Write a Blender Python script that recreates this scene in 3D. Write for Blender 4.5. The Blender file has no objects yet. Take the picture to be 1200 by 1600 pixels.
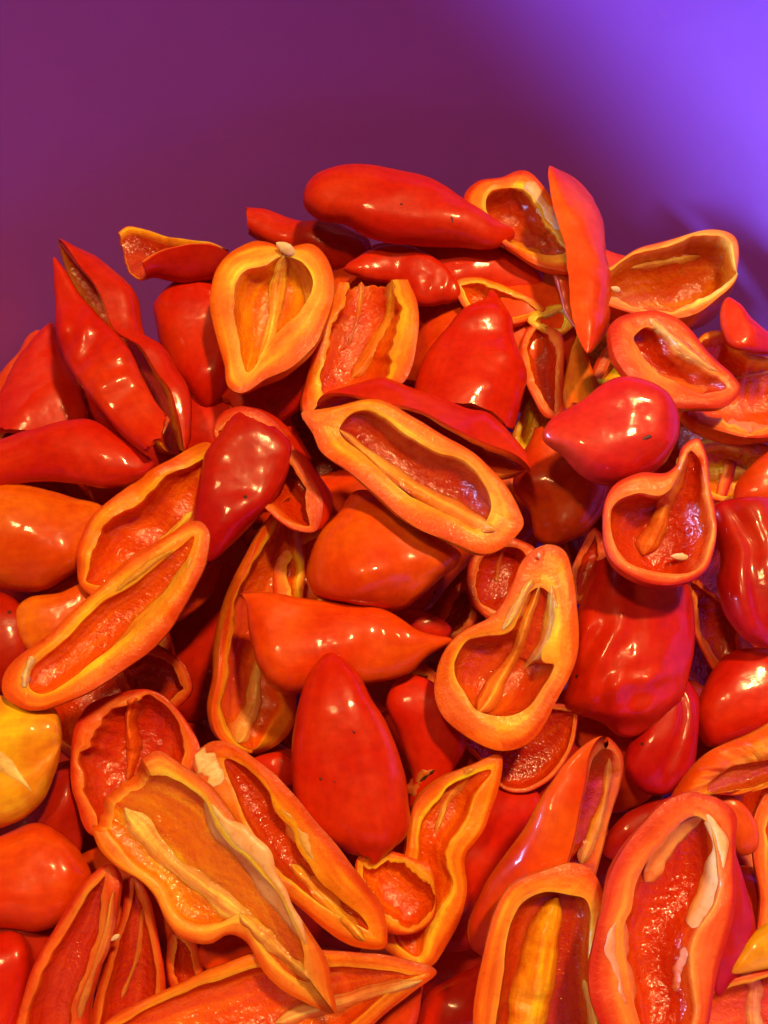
import bpy, math
import numpy as np
from mathutils import Matrix, Vector

scene = bpy.context.scene
COL = scene.collection

# ------------------------------------------------------------------ camera
PITCH = math.radians(60.0)
DIST = 0.27
FPX = 1348.0                       # focal length in photo pixels (1200 wide)
CAM = np.array([0.0, -DIST * math.cos(PITCH), DIST * math.sin(PITCH)])
FWD = np.array([0.0, math.cos(PITCH), -math.sin(PITCH)])
RIGHT = np.array([1.0, 0.0, 0.0])
DOWN = np.array([0.0, -math.sin(PITCH), -math.cos(PITCH)])
cd = bpy.data.cameras.new('camera')
cam = bpy.data.objects.new('camera', cd)
COL.objects.link(cam)
cd.sensor_fit = 'HORIZONTAL'
cd.sensor_width = 36.0
cd.lens = FPX / 1200.0 * 36.0
cd.clip_start = 0.01
cd.clip_end = 20
cam.matrix_world = Matrix(((1, 0, 0, CAM[0]), (0, -DOWN[1], -FWD[1], CAM[1]), (0, -DOWN[2], -FWD[2], CAM[2]), (0, 0, 0, 1)))
scene.camera = cam

# ------------------------------------------------------------------ light
world = bpy.data.worlds.new('World')
scene.world = world
world.use_nodes = True
bg = world.node_tree.nodes['Background']
bg.inputs['Color'].default_value = (1.0, 0.72, 0.5, 1)
bg.inputs['Strength'].default_value = 0.045


def lamp(name, loc, target, size, power, color, size_y=None):
    ld = bpy.data.lights.new(name, 'AREA')
    ld.shape = 'RECTANGLE' if size_y else 'DISK'
    ld.size = size
    if size_y:
        ld.size_y = size_y
    ld.energy = power
    ld.color = color
    o = bpy.data.objects.new(name, ld)
    COL.objects.link(o)
    o.location = loc
    d = Vector(target) - Vector(loc)
    o.rotation_euler = d.to_track_quat('-Z', 'Y').to_euler()
    return o


WARM = (1.0, 0.57, 0.21)
lamp('ceiling_lamp_bulb', (0.30, 0.20, 1.12), (0, 0.02, 0), 0.09, 13.5, WARM)
lamp('ceiling_lamp_bulb', (-0.24, 0.02, 1.20), (0, 0, 0), 0.12, 5.4, WARM)
lamp('window_daylight', (-1.20, 0.04, 0.46), (0.14, 0.08, 0.06), 0.40, 58, (0.31, 0.53, 1.0), 0.22)

scene.view_settings.view_transform = 'Standard'
scene.view_settings.look = 'None'
scene.view_settings.exposure = 0.0
scene.view_settings.gamma = 1.0
try:
    scene.cycles.max_bounces = 5
    scene.cycles.use_adaptive_sampling = True
    scene.cycles.adaptive_threshold = 0.03
    scene.cycles.adaptive_min_samples = 12
    scene.cycles.use_denoising = True
except Exception:
    pass


# ------------------------------------------------------------------ materials
def new_mat(name):
    m = bpy.data.materials.new(name)
    m.use_nodes = True
    nt = m.node_tree
    b = nt.nodes['Principled BSDF']
    return m, nt, b


def nd(nt, typ, **kw):
    n = nt.nodes.new(typ)
    for k, v in kw.items():
        if k in n.inputs:
            n.inputs[k].default_value = v
        else:
            setattr(n, k, v)
    return n


def mixc(nt, fac, a, b, blend='MIX'):
    n = nt.nodes.new('ShaderNodeMix')
    n.data_type = 'RGBA'
    n.blend_type = blend
    for sock, v in ((0, fac), (6, a), (7, b)):
        if isinstance(v, bpy.types.NodeSocket):
            nt.links.new(v, n.inputs[sock])
        else:
            n.inputs[sock].default_value = v
    return n.outputs[2]


def ramp(nt, fac, lo, hi, a=(0, 0, 0, 1), b=(1, 1, 1, 1)):
    r = nt.nodes.new('ShaderNodeValToRGB')
    r.color_ramp.elements[0].position = lo
    r.color_ramp.elements[0].color = a
    r.color_ramp.elements[1].position = hi
    r.color_ramp.elements[1].color = b
    nt.links.new(fac, r.inputs[0])
    return r.outputs[0]


def skin_material():
    m, nt, b = new_mat('pepper_skin')
    co = nd(nt, 'ShaderNodeTexCoord').outputs['Object']
    info = nd(nt, 'ShaderNodeObjectInfo')
    mp = nd(nt, 'ShaderNodeVectorMath', operation='ADD')
    nt.links.new(co, mp.inputs[0])
    sc = nd(nt, 'ShaderNodeVectorMath', operation='SCALE')
    nt.links.new(info.outputs['Location'], sc.inputs[0])
    sc.inputs['Scale'].default_value = 3.0
    nt.links.new(sc.outputs[0], mp.inputs[1])
    v = mp.outputs[0]
    attr = nd(nt, 'ShaderNodeAttribute', attribute_name='col')
    n1 = nd(nt, 'ShaderNodeTexNoise', Scale=55.0, Detail=3.0)
    nt.links.new(v, n1.inputs['Vector'])
    n2 = nd(nt, 'ShaderNodeTexNoise', Scale=420.0, Detail=3.0)
    nt.links.new(v, n2.inputs['Vector'])
    c = mixc(nt, ramp(nt, n1.outputs['Fac'], 0.42, 0.7), attr.outputs['Color'], (1.0, 1.55, 1.2, 1), 'MIX')
    # warmer, slightly more orange patches
    c = mixc(nt, ramp(nt, n1.outputs['Fac'], 0.40, 0.72), attr.outputs['Color'], mixc(nt, 1.0, attr.outputs['Color'], (1.12, 2.2, 1.0, 1), 'MULTIPLY'))
    c = mixc(nt, ramp(nt, n2.outputs['Fac'], 0.35, 0.7), c, mixc(nt, 1.0, c, (0.86, 0.75, 0.8, 1), 'MULTIPLY'))
    uvs = nd(nt, 'ShaderNodeAttribute', attribute_name='uvw').outputs['Vector']
    ns = nd(nt, 'ShaderNodeTexNoise', Scale=1.0, Detail=5.0, Roughness=0.6)
    nt.links.new(uvs, ns.inputs['Vector'])
    c = mixc(nt, ramp(nt, ns.outputs['Fac'], 0.5, 0.75), c, mixc(nt, 1.0, c, (1.06, 1.5, 1.05, 1), 'MULTIPLY'))
    c = mixc(nt, ramp(nt, ns.outputs['Fac'], 0.28, 0.46, (1, 1, 1, 1), (0, 0, 0, 1)), c, mixc(nt, 1.0, c, (0.9, 0.8, 0.9, 1), 'MULTIPLY'))
    # sparse dark specks
    vo = nd(nt, 'ShaderNodeTexVoronoi', Scale=75.0)
    nt.links.new(v, vo.inputs['Vector'])
    sp = ramp(nt, vo.outputs['Distance'], 0.030, 0.055, (1, 1, 1, 1), (0, 0, 0, 1))
    pick = ramp(nt, vo.outputs['Color'], 0.72, 0.74)
    fac = nd(nt, 'ShaderNodeMath', operation='MULTIPLY')
    nt.links.new(sp, fac.inputs[0])
    nt.links.new(pick, fac.inputs[1])
    c = mixc(nt, fac.outputs[0], c, (0.06, 0.02, 0.01, 1))
    nt.links.new(c, b.inputs['Base Color'])
    rr = ramp(nt, n1.outputs['Fac'], 0.3, 0.75, (0.30, 0.30, 0.30, 1), (0.46, 0.46, 0.46, 1))
    nt.links.new(rr, b.inputs['Roughness'])
    b.inputs['Subsurface Weight'].default_value = 0.0
    b.inputs['Subsurface Radius'].default_value = (1.0, 0.25, 0.08)
    b.inputs['Subsurface Scale'].default_value = 0.0025
    b.inputs['IOR'].default_value = 1.45
    n4 = nd(nt, 'ShaderNodeTexNoise', Scale=240.0, Detail=5.0, Roughness=0.65)
    nt.links.new(v, n4.inputs['Vector'])
    nt.links.new(ramp(nt, n4.outputs['Fac'], 0.36, 0.62, (0.15, 0.15, 0.15, 1), (0.55, 0.55, 0.55, 1)), b.inputs['Coat Weight'])
    b.inputs['Specular IOR Level'].default_value = 0.16
    nt.links.new(ramp(nt, n4.outputs['Fac'], 0.35, 0.65, (0.20, 0.20, 0.20, 1), (0.06, 0.06, 0.06, 1)), b.inputs['Coat Roughness'])
    nb = nd(nt, 'ShaderNodeTexNoise', Scale=130.0, Detail=2.0)
    nt.links.new(v, nb.inputs['Vector'])
    bp = nd(nt, 'ShaderNodeBump', Strength=0.28, Distance=0.0013)
    nt.links.new(nb.outputs['Fac'], bp.inputs['Height'])
    bp2 = nd(nt, 'ShaderNodeBump', Strength=0.12, Distance=0.0003)
    nt.links.new(n2.outputs['Fac'], bp2.inputs['Height'])
    nt.links.new(bp.outputs[0], bp2.inputs['Normal'])
    nt.links.new(bp2.outputs[0], b.inputs['Normal'])
    bp3 = nd(nt, 'ShaderNodeBump', Strength=0.16, Distance=0.0004)
    nt.links.new(ns.outputs['Fac'], bp3.inputs['Height'])
    nt.links.new(bp.outputs[0], bp3.inputs['Normal'])
    nt.links.new(bp3.outputs[0], b.inputs['Coat Normal'])
    return m


def flesh_material():
    m, nt, b = new_mat('pepper_flesh')
    co = nd(nt, 'ShaderNodeTexCoord').outputs['Object']
    attr = nd(nt, 'ShaderNodeAttribute', attribute_name='col')
    wet = nd(nt, 'ShaderNodeAttribute', attribute_name='wet').outputs['Fac']
    uvw = nd(nt, 'ShaderNodeAttribute', attribute_name='uvw').outputs['Vector']
    n1 = nd(nt, 'ShaderNodeTexNoise', Scale=90.0, Detail=4.0)
    nt.links.new(co, n1.inputs['Vector'])
    n2 = nd(nt, 'ShaderNodeTexNoise', Scale=650.0, Detail=4.0, Roughness=0.6)
    nt.links.new(co, n2.inputs['Vector'])
    # streaks along the length
    st = nd(nt, 'ShaderNodeTexNoise', Scale=1.0, Detail=4.0)
    nt.links.new(uvw, st.inputs['Vector'])
    c = attr.outputs['Color']
    c = mixc(nt, ramp(nt, n1.outputs['Fac'], 0.4, 0.7), c, mixc(nt, 1.0, c, (0.88, 0.62, 0.5, 1), 'MULTIPLY'))
    c = mixc(nt, ramp(nt, st.outputs['Fac'], 0.50, 0.74), c, mixc(nt, 1.0, c, (1.12, 2.1, 1.6, 1), 'MULTIPLY'))
    c = mixc(nt, ramp(nt, st.outputs['Fac'], 0.30, 0.46, (1, 1, 1, 1), (0, 0, 0, 1)), c, mixc(nt, 1.0, c, (0.86, 0.6, 0.6, 1), 'MULTIPLY'))
    c = mixc(nt, ramp(nt, n2.outputs['Fac'], 0.52, 0.75), c, mixc(nt, 1.0, c, (0.9, 0.7, 0.65, 1), 'MULTIPLY'))
    nt.links.new(c, b.inputs['Base Color'])
    ro = nd(nt, 'ShaderNodeMapRange')
    nt.links.new(wet, ro.inputs['Value'])
    ro.inputs['To Min'].default_value = 0.42
    ro.inputs['To Max'].default_value = 0.2
    nt.links.new(ro.outputs[0], b.inputs['Roughness'])
    cw = nd(nt, 'ShaderNodeMath', operation='MULTIPLY')
    nt.links.new(wet, cw.inputs[0])
    cw.inputs[1].default_value = 0.6
    nt.links.new(cw.outputs[0], b.inputs['Coat Weight'])
    b.inputs['Coat Roughness'].default_value = 0.07
    b.inputs['Subsurface Weight'].default_value = 0.6
    b.inputs['Specular IOR Level'].default_value = 0.2
    b.inputs['Subsurface Radius'].default_value = (1.0, 0.38, 0.10)
    b.inputs['Subsurface Scale'].default_value = 0.005
    n3 = nd(nt, 'ShaderNodeTexNoise', Scale=430.0, Detail=3.0, Roughness=0.6)
    nt.links.new(co, n3.inputs['Vector'])
    hs = nd(nt, 'ShaderNodeMapRange')
    nt.links.new(wet, hs.inputs['Value'])
    hs.inputs['To Min'].default_value = 0.14
    hs.inputs['To Max'].default_value = 0.6
    bp = nd(nt, 'ShaderNodeBump', Distance=0.0013)
    nt.links.new(hs.outputs[0], bp.inputs['Strength'])
    nt.links.new(n3.outputs['Fac'], bp.inputs['Height'])
    bp2 = nd(nt, 'ShaderNodeBump', Strength=0.3, Distance=0.0004)
    nt.links.new(n2.outputs['Fac'], bp2.inputs['Height'])
    nt.links.new(bp.outputs[0], bp2.inputs['Normal'])
    nt.links.new(bp2.outputs[0], b.inputs['Normal'])
    nt.links.new(bp2.outputs[0], b.inputs['Coat Normal'])
    return m


def rib_material():
    m, nt, b = new_mat('pepper_rib')
    co = nd(nt, 'ShaderNodeTexCoord').outputs['Object']
    attr = nd(nt, 'ShaderNodeAttribute', attribute_name='col')
    n1 = nd(nt, 'ShaderNodeTexNoise', Scale=160.0, Detail=5.0)
    nt.links.new(co, n1.inputs['Vector'])
    n2 = nd(nt, 'ShaderNodeTexNoise', Scale=900.0, Detail=3.0)
    nt.links.new(co, n2.inputs['Vector'])
    c = attr.outputs['Color']
    c = mixc(nt, ramp(nt, n1.outputs['Fac'], 0.42, 0.68), c, mixc(nt, 1.0, c, (0.95, 0.66, 0.4, 1), 'MULTIPLY'))
    c = mixc(nt, ramp(nt, n2.outputs['Fac'], 0.55, 0.75), c, mixc(nt, 1.0, c, (0.85, 0.7, 0.55, 1), 'MULTIPLY'))
    nt.links.new(c, b.inputs['Base Color'])
    b.inputs['Roughness'].default_value = 0.38
    b.inputs['Subsurface Weight'].default_value = 0.5
    b.inputs['Subsurface Radius'].default_value = (1.0, 0.5, 0.18)
    b.inputs['Subsurface Scale'].default_value = 0.003
    bp = nd(nt, 'ShaderNodeBump', Strength=0.5, Distance=0.0006)
    nt.links.new(n1.outputs['Fac'], bp.inputs['Height'])
    bp2 = nd(nt, 'ShaderNodeBump', Strength=0.3, Distance=0.0003)
    nt.links.new(n2.outputs['Fac'], bp2.inputs['Height'])
    nt.links.new(bp.outputs[0], bp2.inputs['Normal'])
    nt.links.new(bp2.outputs[0], b.inputs['Normal'])
    return m


def plain_material(name, color, rough, noise=400.0):
    m, nt, b = new_mat(name)
    co = nd(nt, 'ShaderNodeTexCoord').outputs['Object']
    n1 = nd(nt, 'ShaderNodeTexNoise', Scale=noise, Detail=4.0)
    nt.links.new(co, n1.inputs['Vector'])
    c = mixc(nt, ramp(nt, n1.outputs['Fac'], 0.4, 0.7), (*color, 1), (color[0] * 0.8, color[1] * 0.7, color[2] * 0.6, 1))
    nt.links.new(c, b.inputs['Base Color'])
    b.inputs['Roughness'].default_value = rough
    bp = nd(nt, 'ShaderNodeBump', Strength=0.3, Distance=0.0003)
    nt.links.new(n1.outputs['Fac'], bp.inputs['Height'])
    nt.links.new(bp.outputs[0], b.inputs['Normal'])
    return m


def bowl_material():
    m, nt, b = new_mat('purple_plastic')
    co = nd(nt, 'ShaderNodeTexCoord').outputs['Object']
    n1 = nd(nt, 'ShaderNodeTexNoise', Scale=1800.0, Detail=2.0)
    nt.links.new(co, n1.inputs['Vector'])
    n2 = nd(nt, 'ShaderNodeTexNoise', Scale=16.0, Detail=4.0)
    nt.links.new(co, n2.inputs['Vector'])
    base = (0.255, 0.055, 0.46, 1)
    c = mixc(nt, ramp(nt, n2.outputs['Fac'], 0.4, 0.7), base, (0.24, 0.052, 0.44, 1))
    # a few dried juice smears near the pile
    n3 = nd(nt, 'ShaderNodeTexNoise', Scale=38.0, Detail=6.0, Roughness=0.65)
    nt.links.new(co, n3.inputs['Vector'])
    sm = ramp(nt, n3.outputs['Fac'], 0.66, 0.78)
    c = mixc(nt, sm, c, (0.30, 0.08, 0.42, 1))
    nt.links.new(c, b.inputs['Base Color'])
    rr = ramp(nt, n3.outputs['Fac'], 0.45, 0.75, (0.46, 0.46, 0.46, 1), (0.34, 0.34, 0.34, 1))
    nt.links.new(rr, b.inputs['Roughness'])
    bp = nd(nt, 'ShaderNodeBump', Strength=0.10, Distance=0.0002)
    nt.links.new(n1.outputs['Fac'], bp.inputs['Height'])
    nt.links.new(bp.outputs[0], b.inputs['Normal'])
    return m


M_SKIN = skin_material()
M_FLESH = flesh_material()
M_RIB = rib_material()
M_BOWL = bowl_material()
M_SEED = plain_material('pepper_seed', (0.86, 0.68, 0.40), 0.45)
M_SPECK = plain_material('dark_speck', (0.07, 0.035, 0.015), 0.6)


# ------------------------------------------------------------------ mesh helpers
def mesh_obj(name, verts, faces, mat, parent=None, cols=None, wet=None, uvw=None, origin=(0, 0, 0), sharp=None):
    me = bpy.data.meshes.new(name)
    v = np.asarray(verts) - np.asarray(origin)
    me.from_pydata(v.tolist(), [], faces)
    me.materials.append(mat)
    if cols is not None:
        a = me.attributes.new('col', 'FLOAT_COLOR', 'POINT')
        c = np.ones((len(v), 4), np.float32)
        c[:, :3] = cols
        a.data.foreach_set('color', c.ravel())
    if wet is not None:
        a = me.attributes.new('wet', 'FLOAT', 'POINT')
        a.data.foreach_set('value', np.asarray(wet, np.float32))
    if uvw is not None:
        a = me.attributes.new('uvw', 'FLOAT_VECTOR', 'POINT')
        a.data.foreach_set('vector', np.asarray(uvw, np.float32).ravel())
    me.validate()
    me.polygons.foreach_set('use_smooth', [True] * len(me.polygons))
    if sharp:                                            # crisp knife edges between the given columns of a grid
        k2, js, top = sharp
        ev = np.zeros(len(me.edges) * 2, np.int32)
        me.edges.foreach_get('vertices', ev)
        ev = ev.reshape(-1, 2)
        m_ = (ev[:, 0] < top) & (ev[:, 1] < top) & np.isin(ev[:, 0] % k2, js) & (ev[:, 0] % k2 == ev[:, 1] % k2)
        a = me.attributes.get('sharp_edge') or me.attributes.new('sharp_edge', 'BOOLEAN', 'EDGE')
        a.data.foreach_set('value', m_)
    me.update()
    o = bpy.data.objects.new(name, me)
    COL.objects.link(o)
    if parent is not None:
        o.parent = parent
    return o


# ------------------------------------------------------------------ the bowl
BC = np.array([0.008, -0.013])
RB = 0.138            # inner radius of the bowl near its foot


def make_bowl():
    prof = [(0.0, -0.085), (0.05, -0.085), (RB - 0.030, -0.0835), (RB - 0.018, -0.078), (RB - 0.009, -0.069)]
    for z in np.linspace(-0.058, 0.108, 30):
        t = (z + 0.058) / 0.166
        prof.append((RB + 0.051 * (1 - (1 - t) ** 1.35), z))
    r1 = prof[-1][0]
    prof += [(r1 + 0.0012, 0.1115), (r1 + 0.004, 0.1135), (r1 + 0.008, 0.1135), (r1 + 0.011, 0.111), (r1 + 0.0112, 0.106), (r1 + 0.009, 0.104), (r1 + 0.0035, 0.1035)]
    for z in np.linspace(0.10, -0.058, 26):
        t = (z + 0.058) / 0.166
        prof.append((RB + 0.0025 + 0.051 * (1 - (1 - t) ** 1.35), z))
    prof += [(RB - 0.012, -0.080), (RB - 0.022, -0.0875), (0.0, -0.0875)]
    n = 144
    V, F = [], []
    for r, z in prof:
        for k in range(n):
            a = 2 * math.pi * k / n
            V.append((BC[0] + r * math.cos(a), BC[1] + r * math.sin(a), z))
    for i in range(len(prof) - 1):
        for k in range(n):
            F.append((i * n + k, i * n + (k + 1) % n, (i + 1) * n + (k + 1) % n, (i + 1) * n + k))
    o = mesh_obj('bowl', V, F, M_BOWL, origin=(BC[0], BC[1], -0.0875))
    o.location = (BC[0], BC[1], -0.0875)
    o['label'] = 'deep purple plastic bowl holding the heap of cut peppers'
    o['category'] = 'bowl'
    return o


def inner_bowl_r(z):
    t = np.clip((z + 0.058) / 0.166, 0, 1)
    return RB + 0.051 * (1 - (1 - t) ** 1.35)


make_bowl()

# ------------------------------------------------------------------ pepper halves
SKIN = {'red': (0.58, 0.013, 0.002), 'crim': (0.46, 0.005, 0.005), 'or': (0.70, 0.043, 0.002),
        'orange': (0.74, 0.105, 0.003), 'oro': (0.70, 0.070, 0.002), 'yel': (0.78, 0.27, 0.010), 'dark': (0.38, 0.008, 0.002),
        'pink': (0.56, 0.010, 0.008)}
# rim beside the skin, lip beside the hollow, hollow wall, rib
FLESH = {'y': ((0.84, 0.15, 0.002), (0.94, 0.54, 0.07), (0.84, 0.25, 0.004), (0.92, 0.56, 0.11)),
         'o': ((0.80, 0.085, 0.002), (0.94, 0.44, 0.022), (0.78, 0.105, 0.002), (0.92, 0.48, 0.06)),
         'r': ((0.66, 0.038, 0.004), (0.88, 0.22, 0.026), (0.60, 0.040, 0.002), (0.90, 0.38, 0.07)),
         'Y': ((0.86, 0.42, 0.012), (0.92, 0.58, 0.05), (0.90, 0.50, 0.018), (0.94, 0.68, 0.20))}
NS, MA, NR = 76, 26, 5


def plane_depth(px, py, z=0.0):
    dx, dy = (px - 600) / FPX, (py - 800) / FPX
    vz = FWD[2] + dy * DOWN[2]
    return (z - CAM[2]) / vz


def catmull(pts, per=14, g0=None, g1=None):
    p = np.asarray(pts, float)
    if len(p) == 2 and g0 is None and g1 is None:
        t = np.linspace(0, 1, per)[:, None]
        return p[0] * (1 - t) + p[1] * t
    q = np.vstack([2 * p[0] - p[1] if g0 is None else np.array(g0, float), p, 2 * p[-1] - p[-2] if g1 is None else np.array(g1, float)])
    out = []
    for i in range(1, len(q) - 2):
        p0, p1, p2, p3 = q[i - 1], q[i], q[i + 1], q[i + 2]
        # centripetal parameters keep the curve from overshooting
        d = lambda a, b: max(np.linalg.norm(a - b), 1e-6) ** 0.5
        t0 = 0.0
        t1 = t0 + d(p0, p1); t2 = t1 + d(p1, p2); t3 = t2 + d(p2, p3)
        t = np.linspace(t1, t2, per, endpoint=False)[:, None]
        a1 = (t1 - t) / (t1 - t0) * p0 + (t - t0) / (t1 - t0) * p1
        a2 = (t2 - t) / (t2 - t1) * p1 + (t - t1) / (t2 - t1) * p2
        a3 = (t3 - t) / (t3 - t2) * p2 + (t - t2) / (t3 - t2) * p3
        b1 = (t2 - t) / (t2 - t0) * a1 + (t - t0) / (t2 - t0) * a2
        b2 = (t3 - t) / (t3 - t1) * a2 + (t - t1) / (t3 - t1) * a3
        out.append((t2 - t) / (t2 - t1) * b1 + (t - t1) / (t2 - t1) * b2)
    out.append(p[-1:])
    return np.vstack(out)


def sampler(pts, g0=None, g1=None):
    c = catmull(pts, g0=g0, g1=g1)
    s = np.r_[0, np.cumsum(np.linalg.norm(np.diff(c, axis=0), axis=1))]
    tot = s[-1]
    s = s / tot
    return (lambda u: np.stack([np.interp(u, s, c[:, 0]), np.interp(u, s, c[:, 1])], -1)), tot


def wave(seed, nf=7, scale=1.0):
    r = np.random.RandomState(seed)
    k = r.normal(size=(nf, 3)) * scale
    ph = r.uniform(0, 6.28, nf)
    a = 1.0 / (0.6 + np.linalg.norm(k, axis=1) / scale)
    a /= a.sum()
    return lambda p: (np.sin(p @ k.T + ph) * a).sum(-1) * 1.8


def rag(seed, f=(1.3, 2.9, 5.7, 11.0), step=0.4):
    """Uneven, torn-looking edge along 0..1: slow drift plus a few sharp nicks."""
    r = np.random.RandomState(seed)
    f = np.array(f, float) * r.uniform(0.8, 1.25, len(f))
    ph = r.uniform(0, 6.28, len(f)); w = 1.0 / f ** 0.8
    w /= w.sum()
    nick = [(r.uniform(0.05, 0.95), r.uniform(0.008, 0.03), r.uniform(-1.2, 1.0)) for _ in range(5)]
    steps = [(r.uniform(0.1, 0.9), r.uniform(-1, 1)) for _ in range(3)]

    def g(u):
        v = 1.3 * sum(wi * np.sin(2 * math.pi * fi * u + p) for wi, fi, p in zip(w, f, ph))
        for c, wd, a in nick:
            v = v + step * a * np.exp(-((u - c) / wd) ** 2)
        for c, a in steps:
            v = v + step * 0.6 * a * np.tanh((u - c) / 0.012)
        return v
    return g


class Piece:
    pass


PIECES = []


def P(label, kind, L, R, z, sk='red', fl='o', rim=(26, 26), cut=(0, 0), D=None, b=None, tz=(0, 0, 0, 0), ribs=(), jag=0.18,
      crease=(), th=None, tilt=0.5, warp=1.0, torn=1.0, group=None, boxy=0.85, dmul=None, skin_label=None, inn=None, wr=(), hole=None, lipmm=None):
    q = Piece()
    q.__dict__.update(locals())
    q.seed = len(PIECES) * 17 + 5
    PIECES.append(q)
    return q


def build(q, dshift=0.0):
    """Shape of one half pepper, in camera-aligned metres (x right, y down, z away)."""
    c0 = not q.cut[0] and tuple(q.L[0]) == tuple(q.R[0])
    c1 = not q.cut[1] and tuple(q.L[-1]) == tuple(q.R[-1])
    fl_, totL = sampler(q.L, q.R[1] if c0 else None, q.R[-2] if c1 else None)
    fr_, totR = sampler(q.R, q.L[1] if c0 else None, q.L[-2] if c1 else None)
    lin = np.linspace(0, 1, NS)
    cs = 0.5 - 0.5 * np.cos(math.pi * lin)
    u = lin * 0.45 + cs * 0.55
    if q.cut[0] and q.cut[1]:
        u = lin
    allp = np.vstack([fl_(lin), fr_(lin)])
    cen = allp.mean(0)
    vis = np.clip(cen, [0, 250], [1200, 1600])
    d_c = plane_depth(vis[0], vis[1])
    d0 = d_c - q.z * 0.001 * 0.55 + dshift
    q.cen, q.d0 = cen, d0
    pm = d0 / FPX
    za, zb, zl, zr = [0.001 * t for t in q.tz]

    def to3(pts, uu, zside):
        dp = np.array([plane_depth(min(max(x, -150), 1350), min(max(y, 150), 1750)) for x, y in pts]) - plane_depth(cen[0], cen[1])
        d = d0 + q.tilt * dp - (za * (1 - uu) + zb * uu) - zside
        return np.stack([(pts[:, 0] - 600) / FPX * d, (pts[:, 1] - 800) / FPX * d, d], -1)

    def outer_rim(uu):
        return to3(fl_(uu), uu, zl), to3(fr_(uu), uu, zr)

    PL, PR = outer_rim(u)
    # bulge direction
    rimpts = np.vstack([PL, PR])
    c0 = rimpts - rimpts.mean(0)
    nrm = np.linalg.svd(c0, full_matrices=False)[2][2]
    if nrm[2] < 0:
        nrm = -nrm
    if q.b is None:
        b = nrm if q.kind == 'o' else -nrm
    else:
        b = np.array(q.b, float)
        b /= np.linalg.norm(b)
    q.bdir = b

    H = (PR - PL) / 2
    hw = np.linalg.norm(H, axis=1)
    mid = (PR + PL) / 2
    dirn = H / np.maximum(hw, 1e-5)[:, None]
    tap = np.ones(NS)
    if not q.cut[0]:
        tap = np.minimum(tap, np.sqrt(np.clip(1 - (1 - np.clip(u / 0.28, 0, 1)) ** 2, 0, 1)))
    if not q.cut[1]:
        tap = np.minimum(tap, np.sqrt(np.clip(1 - (1 - np.clip((1 - u) / 0.28, 0, 1)) ** 2, 0, 1)))
    if q.D is None:
        dr = 0.74 if q.kind == 'o' else 0.56
        base = dr * hw
        Dm = np.minimum(base, 0.019) * 0.75 + 0.25 * np.minimum(base.max(), 0.017) * tap
        if q.dmul is not None:
            Dm = Dm * q.dmul
        Dm = np.minimum(Dm, 0.023)
    else:
        dd = np.atleast_1d(np.array(q.D, float))
        Dm = (np.interp(u, np.linspace(0, 1, len(dd)), dd) if len(dd) > 1 else dd[0]) * pm * tap
    th = (np.mean(q.rim) * 0.55 * pm) if q.th is None else q.th * 0.001
    rg1, rg2, rg3 = rag(q.seed), rag(q.seed + 1), rag(q.seed + 2)
    theta = np.linspace(0, math.pi, MA + 1)
    e = q.boxy
    xk = np.sign(np.cos(theta)) * np.abs(np.cos(theta)) ** e
    yk = np.sin(theta) ** e
    cmod = np.ones((NS, MA + 1))
    for (x0, x1, wdt, amp) in q.crease:
        xc = x0 + (x1 - x0) * u
        fade = np.sqrt(np.clip(np.sin(math.pi * np.clip(u, 0, 1)), 0, 1)) if not (q.cut[0] or q.cut[1]) else 1.0
        cmod -= amp * np.exp(-((-xk[None, :] - xc[:, None]) / wdt) ** 2) * np.reshape(fade, (-1, 1) if np.ndim(fade) else (1, 1))
    outer = mid[:, None] - H[:, None] * xk[None, :, None] + b * (Dm[:, None] * yk[None] * cmod)[..., None]

    length = 0.5 * (totL + totR)
    rm = np.mean(q.rim)
    e0 = 0.0 if q.cut[0] else min(0.22, 1.25 * rm / length)
    e1 = 0.0 if q.cut[1] else min(0.22, 1.25 * rm / length)
    ui = e0 + (1 - e0 - e1) * u
    PLi, PRi = outer_rim(ui)
    Hi = (PRi - PLi) / 2
    hi = np.linalg.norm(Hi, axis=1)
    di = Hi / np.maximum(hi, 1e-5)[:, None]
    rl = np.minimum(0.86 * q.rim[0] * pm * (1 + q.jag * rg1(u)), 0.8 * hi)
    rr = np.minimum(0.86 * q.rim[1] * pm * (1 + q.jag * rg2(u)), 0.8 * hi)
    PLi = PLi + di * rl[:, None]
    PRi = PRi - di * rr[:, None]
    mi = (PLi + PRi) / 2
    tin = np.ones(NS)
    if not q.cut[0]:
        tin *= (1 - (1 - np.clip(u / 0.35, 0, 1)) ** 2.6) ** 0.5
    if not q.cut[1]:
        tin *= (1 - (1 - np.clip((1 - u) / 0.35, 0, 1)) ** 2.6) ** 0.5
    Hi = (PRi - PLi) / 2 * tin[:, None]
    if q.hole is not None:                               # the opening has its own outline
        hl, hr = q.hole
        k0 = not q.cut[0]; k1 = not q.cut[1]
        hfl, _ = sampler(hl, hr[1] if k0 else None, hr[-2] if k1 else None)
        hfr, _ = sampler(hr, hl[1] if k0 else None, hl[-2] if k1 else None)
        nick = (1.5 * q.jag * pm)
        PLi = to3(hfl(u), ui, zl)
        PRi = to3(hfr(u), ui, zr)
        PLi = PLi + di * (nick * 6 * (rg1(u) - 0.0) * tin)[:, None]
        PRi = PRi - di * (nick * 6 * (rg2(u) - 0.0) * tin)[:, None]
        mi = (PLi + PRi) / 2
        Hi = (PRi - PLi) / 2
    Di = np.interp(ui, u, Dm)
    Di = np.maximum(Di - 0.8 * th, 0.4 * Di) * tin
    inner = mi[:, None] - Hi[:, None] * xk[None, :, None] + b * (Di[:, None] * yk[None] * (0.4 + 0.6 * cmod))[..., None]

    lip = min(0.00035, 0.10 * rm * pm) if q.lipmm is None else q.lipmm * 0.001
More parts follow.
